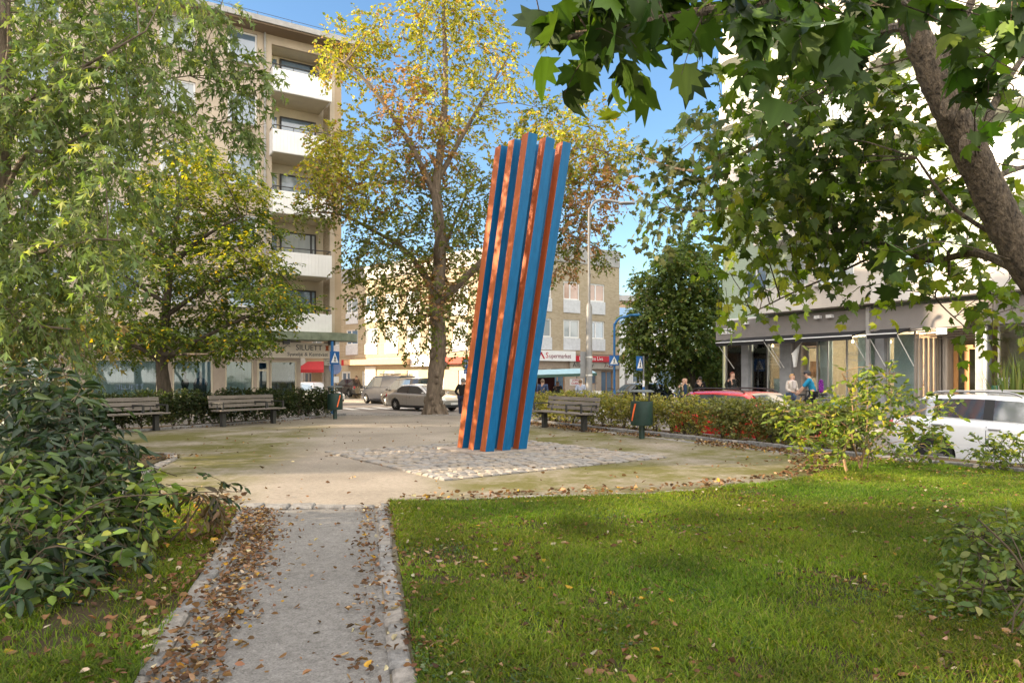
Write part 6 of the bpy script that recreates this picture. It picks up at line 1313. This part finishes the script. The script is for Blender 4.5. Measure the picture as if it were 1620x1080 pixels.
def person(label,loc,face,h=1.75,jacket=(.05,.05,.05),trousers=(.04,.05,.09),hair=(.1,.06,.03),pose=None,bald=False,long_coat=False,scarf=None,shorts=False,shoe=(.03,.03,.03),inner=None,hat=None,name='person',lean=0,sleeves=True):
    r=thing(name,label,'person',loc,face); k=h/1.75
    J=dict(pel=(0,0,.95),spi=(.0,0,1.15),che=(.01,0,1.34),nek=(.02,0,1.49),hed=(.035,0,1.615),top=(.03,0,1.69),
        sL=(0,.185,1.43),sR=(0,-.185,1.43),eL=(-.03,.25,1.14),eR=(-.03,-.25,1.14),wL=(.07,.25,.90),wR=(.07,-.25,.90),
        hL=(0,.095,.93),hR=(0,-.095,.93),kL=(.05,.10,.50),kR=(-.02,-.10,.50),aL=(.08,.10,.09),aR=(-.12,-.10,.10),tL=(.24,.11,.03),tR=(.03,-.11,.035))
    J.update(pose or {})
    if lean:
        for q in ('spi','che','nek','hed','top','sL','sR','eL','eR','wL','wR'):
            v=Matrix.Rotation(lean,3,'Y')@(Vector(J[q])-Vector((0,0,.95))); J[q]=tuple(v+Vector((0,0,.95)))
    P={q:Vector(v)*k for q,v in J.items()}
    def N_(q,*rr): return (*P[q],*[x*k for x in rr])
    nm=['pel','spi','che','nek','hed','top','sL','eL','wL','sR','eR','wR','hL','kL','aL','tL','hR','kR','aR','tR']
    rr=dict(pel=(.12,.10),spi=(.115,.09),che=(.13,.10),nek=(.055,.055),hed=(.095,.078),top=(.075,.065),sL=(.055,),eL=(.042,),wL=(.028,),sR=(.055,),eR=(.042,),wR=(.028,),hL=(.085,),kL=(.058,),aL=(.042,),tL=(.03,),hR=(.085,),kR=(.058,),aR=(.042,),tR=(.03,))
    nd=[N_(q,*rr[q]) for q in nm]; ix={q:i for i,q in enumerate(nm)}
    ed=[('pel','spi'),('spi','che'),('che','nek'),('nek','hed'),('hed','top'),('che','sL'),('sL','eL'),('eL','wL'),('che','sR'),('sR','eR'),('eR','wR'),('pel','hL'),('hL','kL'),('kL','aL'),('aL','tL'),('pel','hR'),('hR','kR'),('kR','aR'),('aR','tR')]
    ed=[(ix[a],ix[b]) for a,b in ed]
    for s,w,e in (('L','wL','eL'),('R','wR','eR')):                      # hands: palm, four bent fingers, thumb
        d=(P[w]-P[e]).normalized(); side=Vector((1,0,0))-d*d.x; side=side.normalized() if side.length>.1 else Vector((0,1,0)); nrm=d.cross(side)
        pb=P[w]+d*.055*k; nd.append((*pb,.030*k,.016*k)); ip=len(nd)-1; ed.append((ix[w],ip))
        for q,(o_,ln_) in enumerate(((-.033,.062),(-.011,.075),(.012,.07),(.033,.055))):
            a=pb+d*.03*k+side*o_*k; b=a+(d+nrm*.25)*ln_*.5*k; c=b+(d*.8+nrm*.6)*ln_*.5*k
            for v_,r_ in ((a,.0105),(b,.009),(c,.0075)): nd.append((*v_,r_*k))
            m_=len(nd); ed+= [(ip,m_-3),(m_-3,m_-2),(m_-2,m_-1)]
        a=pb+side*.042*k-d*.02*k; b=a+(side*.6+d*.7)*.045*k
        nd+= [(*a,.011*k),(*b,.009*k)]; m_=len(nd); ed+=[(ip,m_-2),(m_-2,m_-1)]
    hd=P['hed']; fw=Vector((1,0,0))
    for off,r_ in (((.10,0,-.005),.016),((0,.098,0),.018),((0,-.098,0),.018),((.06,0,-.085),.03)):    # nose, ears, chin
        nd.append((*(hd+Vector(off)*k),r_*k)); ed.append((ix['hed'],len(nd)-1))
    skin('body',nd,ed,skinm,r)
    dk_=M('face_dark',(.02,.015,.012),rough=.4)
    for s in (-1,1):
        g=MB(); g.ell(hd+Vector((.088,s*.034,.02))*k,(.010*k,.014*k,.009*k),8,6); g.build('eye',dk_,r)
    g=MB(); g.ell(hd+Vector((.086,0,-.055))*k,(.012*k,.026*k,.006*k),8,6); g.build('mouth',M('lips',(.35,.12,.10),rough=.5),r)
    jm=M('cloth_%.2f_%.2f_%.2f'%jacket,jacket,rough=.85,var=.18,scale=9,bump=.3,bscale=30); tm=M('cloth_%.2f_%.2f_%.2f'%trousers,trousers,rough=.85,var=.18,scale=9,bump=.3,bscale=30)
    # trousers
    q=['pel','hL','kL','aL','hR','kR','aR']; rt=dict(pel=(.135,.115),hL=(.098,),kL=(.072,),aL=(.058,),hR=(.098,),kR=(.072,),aR=(.058,))
    if shorts: q=['pel','hL','kL','hR','kR']
    n2=[N_(a,*rt[a]) for a in q]; i2={a:i for i,a in enumerate(q)}
    skin('shorts' if shorts else 'trousers',n2,[(i2[a],i2[b]) for a,b in (('pel','hL'),('hL','kL'),('kL','aL'),('pel','hR'),('hR','kR'),('kR','aR')) if a in i2 and b in i2],tm,r)
    # jacket
    hem=P['pel']+Vector((0,0,-.32 if long_coat else -.02))*k
    ew=(lambda w,e:P[e].lerp(P[w],.86)) if sleeves else (lambda w,e:P[e].lerp(P[w],.02))
    n3=[(*P['che'],.150*k,.125*k),(*P['spi'],.138*k,.118*k),(*hem,.150*k,.135*k),(*(P['che'].lerp(P['nek'],.75)),.075*k),(*P['sL'],.074*k),(*P['eL'],.060*k),(*ew('wL','eL'),.048*k),(*P['sR'],.074*k),(*P['eR'],.060*k),(*ew('wR','eR'),.048*k)]
    skin('jacket',n3,[(0,1),(1,2),(0,3),(0,4),(4,5),(5,6),(0,7),(7,8),(8,9)],jm,r)
    if inner:
        g=MB(); c=P['che'].lerp(P['spi'],.45); g.ell(c+Vector((.095*k,0,0)),(.06*k,.075*k,.24*k),12,10); g.build('sweater',M('cloth_%.2f_%.2f_%.2f'%inner,inner,rough=.85),r,smooth=True)
    if scarf:
        g=MB(); g.lathe([(.07*k,-.04*k),(.10*k,-.01*k),(.09*k,.03*k),(.06*k,.05*k)],14,tuple(P['nek']-Vector((0,0,.03))*k)); g.box(P['che']+Vector((.13,0,-.02))*k,(.03*k,.12*k,.26*k)); g.build('scarf',M('cloth_%.2f_%.2f_%.2f'%scarf,scarf,rough=.9),r,smooth=True)
    if hat:
        g=MB(); g.ell(hd+Vector((-.005,0,.05))*k,(.122*k,.1*k,.085*k),14,8); g.box(hd+Vector((.13,0,.045))*k,(.07*k,.13*k,.012*k)); g.build('cap',M('cloth_%.2f_%.2f_%.2f'%hat,hat,rough=.6),r,smooth=True)
    hm=M('hair_%.2f_%.2f'%hair[:2],hair,rough=.6,var=.3,scale=30)
    g=MB(); n_,m_=16,9; vs=[];fs=[]
    for i in range(m_+1):                                                 # cap of hair: open over the face
        for j in range(n_):
            th=2*math.pi*j/n_; front=max(0,math.cos(th)); lim=(1.0 if bald else 2.05-1.15*front) ; ph=lim*i/m_
            rx=.115 if not bald else .112; vs.append(hd+Vector((-.012+rx*math.sin(ph)*math.cos(th),.096*math.sin(ph)*math.sin(th),.012+.112*math.cos(ph)))*k)
    for i in range(m_):
        for j in range(n_): fs.append((i*n_+j,(i+1)*n_+j,(i+1)*n_+(j+1)%n_,i*n_+(j+1)%n_))
    if not bald: g.add(vs,fs); g.build('hair',hm,r,smooth=True)
    else:
        g=MB()
        for s in (-1,1): g.ell(hd+Vector((-.04,s*.082,-.0))*k,(.05*k,.02*k,.035*k),8,6)
        g.build('hair',hm,r,smooth=True)
    if not shorts or True:
        for a,t in (('aL','tL'),('aR','tR')):
            g=MB(); m0=P[a].lerp(P[t],.5); dd=(P[t]-P[a]); g.ell((m0.x+.0,m0.y,m0.z-.012*k),(.15*k,.052*k,.05*k),12,8,rot=Matrix.Rotation(-math.atan2(dd.z+.05*k,max(dd.x,.05)),3,'Y')); g.build('shoe',M('shoe_%.2f'%shoe[0],shoe,rough=.5),r,smooth=True)
    return r
Zs=STREET
person('balding man in an open olive green jacket over a dark blue sweater',(6.95,27.5,-.42),rad(-88),1.80,(.075,.085,.04),(.04,.05,.08),(.35,.33,.3),bald=True,inner=(.012,.03,.07),pose=dict(wL=(.02,.33,.92),eL=(-.06,.30,1.15),wR=(.04,-.33,.92),eR=(-.05,-.30,1.15)))
bag=thing('carrier_bag','white plastic carrier bag hanging from the hand of the man in the olive jacket','bag',(7.31,27.48,.03))
g=MB(); g.lathe([(.0,0),(.12,.02),(.15,.12),(.12,.26),(.07,.34),(.05,.38)],14); g.build('bag_body',M('plastic_white',(.62,.60,.58),rough=.4),bag,smooth=True)
g=MB(); g.tube([(-.04,0,.37),(-.02,0,.46),(.02,0,.46),(.04,0,.37)],.008,4); g.build('handle',MATS['plastic_white'],bag)
person('grey-haired man in a dark jacket between the linden trunk and the sculpture',(-2.02,27.6,-.42),rad(70),1.78,(.018,.018,.02),(.025,.035,.075),(.22,.20,.19),lean=.16,pose=dict(eL=(-.02,.30,1.16),wL=(.12,.16,1.02),eR=(-.02,-.30,1.16),wR=(.12,-.16,1.02)))
person('person in a brown jacket walking along the arcade left of the van',(-12.2,53.6,-.2),rad(-130),1.70,(.10,.065,.045),(.04,.04,.05),(.06,.035,.02))
person('person in a white jacket bending over behind the black estate car',(8.0,33.2,-.3),rad(-10),1.70,(.60,.59,.57),(.10,.16,.28),(.10,.06,.035),lean=.55,pose=dict(eL=(.10,.22,1.18),wL=(.3,.18,1.05),eR=(.10,-.22,1.18),wR=(.3,-.18,1.05)))
person('person in a long black coat standing in front of the parked bicycles',(9.05,32.8,-.3),rad(100),1.72,(.012,.012,.014),(.012,.012,.014),(.03,.02,.015),long_coat=True,pose=dict(eL=(.06,.24,1.2),wL=(.14,.12,1.42)))
person('red-haired person in a black jacket near the shop corner',(9.05,28.1,-.16),rad(-60),1.76,(.014,.016,.017),(.02,.022,.03),(.16,.045,.02),pose=dict(eL=(-.08,.28,1.18),wL=(.08,.24,.98),eR=(-.10,-.27,1.18),wR=(.08,-.24,.98)))
person('blonde woman in a cream jacket with a white scarf talking to the cyclist',(9.95,24.3,-.16),rad(-65),1.66,(.58,.52,.47),(.10,.16,.26),(.42,.25,.11),scarf=(.62,.56,.55),pose=dict(eL=(.02,.25,1.15),wL=(.20,.10,1.10),eR=(.0,-.25,1.15),wR=(.16,-.12,1.05)))
person('cyclist in a bright blue jersey, shorts and cap sitting on a bicycle',(10.25,23.2,-.16),rad(150),1.78,(.01,.20,.36),(.012,.013,.02),(.05,.03,.02),shorts=True,hat=(.03,.03,.035),sleeves=False,lean=.25,pose=dict(pel=(0,0,.98),kL=(.30,.12,.66),aL=(.22,.12,.22),tL=(.36,.12,.15),kR=(.10,-.12,.54),aR=(.0,-.14,.08),tR=(.14,-.15,.03),eL=(.22,.23,1.25),wL=(.42,.2,1.12),eR=(.2,-.22,1.25),wR=(.40,-.2,1.10)))
person('man in a navy shirt with his back turned at the market stall',(1.45,32.4,STREET),rad(80),1.75,(.04,.065,.14),(.03,.035,.05),(.16,.11,.08),sleeves=False)
person('white-haired woman in a dark top behind the market stall table',(2.35,35.2,STREET),rad(-90),1.64,(.03,.03,.035),(.03,.03,.04),(.55,.53,.5))
person('person in a pale blue shirt at the right end of the market stall',(3.3,32.9,STREET),rad(95),1.72,(.38,.43,.55),(.05,.06,.09),(.20,.12,.07))
# small things in front of the shop
def potplant(label,loc,h,n,pal,size,potc=(.4,.38,.36),kind='lance'):
    r=thing('potted_plant',label,'plant',loc); g=MB(); g.lathe([(.0,0),(.13,0),(.17,.26),(.15,.26),(0,.24)],16); g.build('pot',M('pot_%.2f'%potc[0],potc,rough=.7),r,smooth=True)
    az=RNG.uniform(0,6.28,n); t=RNG.uniform(.15,.9,n); P=np.zeros((n,3)); P[:,2]=.24; P[:,0]=np.cos(az)*.05; P[:,1]=np.sin(az)*.05
    Y=np.stack([np.cos(az)*t,np.sin(az)*t,np.ones(n)],1); N0=np.stack([np.cos(az),np.sin(az),np.full(n,.2)],1); S=h*RNG.uniform(.6,1.1,n)
    leaves('foliage',P,Y,N0,S,pick_colors(n,pal),kind,lf,r); return r
potplant('tall grassy potted plant outside the dark window right of the entrance',tuple(Matrix(frame((9.56,31,0),rad(-58)))@Vector((11.7,-.6,-.16))),1.7,190,[((.16,.22,.05),3),((.26,.28,.08),2)],1,kind='blade')
potplant('low bushy plant under the shop window left of the cream-jacketed woman',tuple(Matrix(frame((9.56,31,0),rad(-58)))@Vector((2.6,-.35,-.16))),.6,60,[((.16,.09,.09),3),((.08,.09,.05),3)],1)
r=thing('purple_orchid','purple flower on a thin stem in front of the shop window','plant',tuple(Matrix(frame((9.56,31,0),rad(-58)))@Vector((5.1,-.3,-.16))))
g=MB(); g.lathe([(0,0),(.1,0),(.12,.2),(0,.2)],12); g.build('pot',M('pot_teal',(.1,.32,.33),rough=.5),r,smooth=True); g=MB(); g.tube([(0,0,.2),(.02,0,.9),(.0,0,1.25)],.012,5); g.build('stem',MATS['twig'],r)
g=MB()
for k_ in range(22): g.ell((.05*math.sin(k_*2.4),.04*math.cos(k_*2.4),.95+k_*.022),(random.uniform(.03,.075),.05,.04),7,5)
g.build('flowers',M('petal_purple',(.25,.03,.35),rough=.6),r,smooth=True)
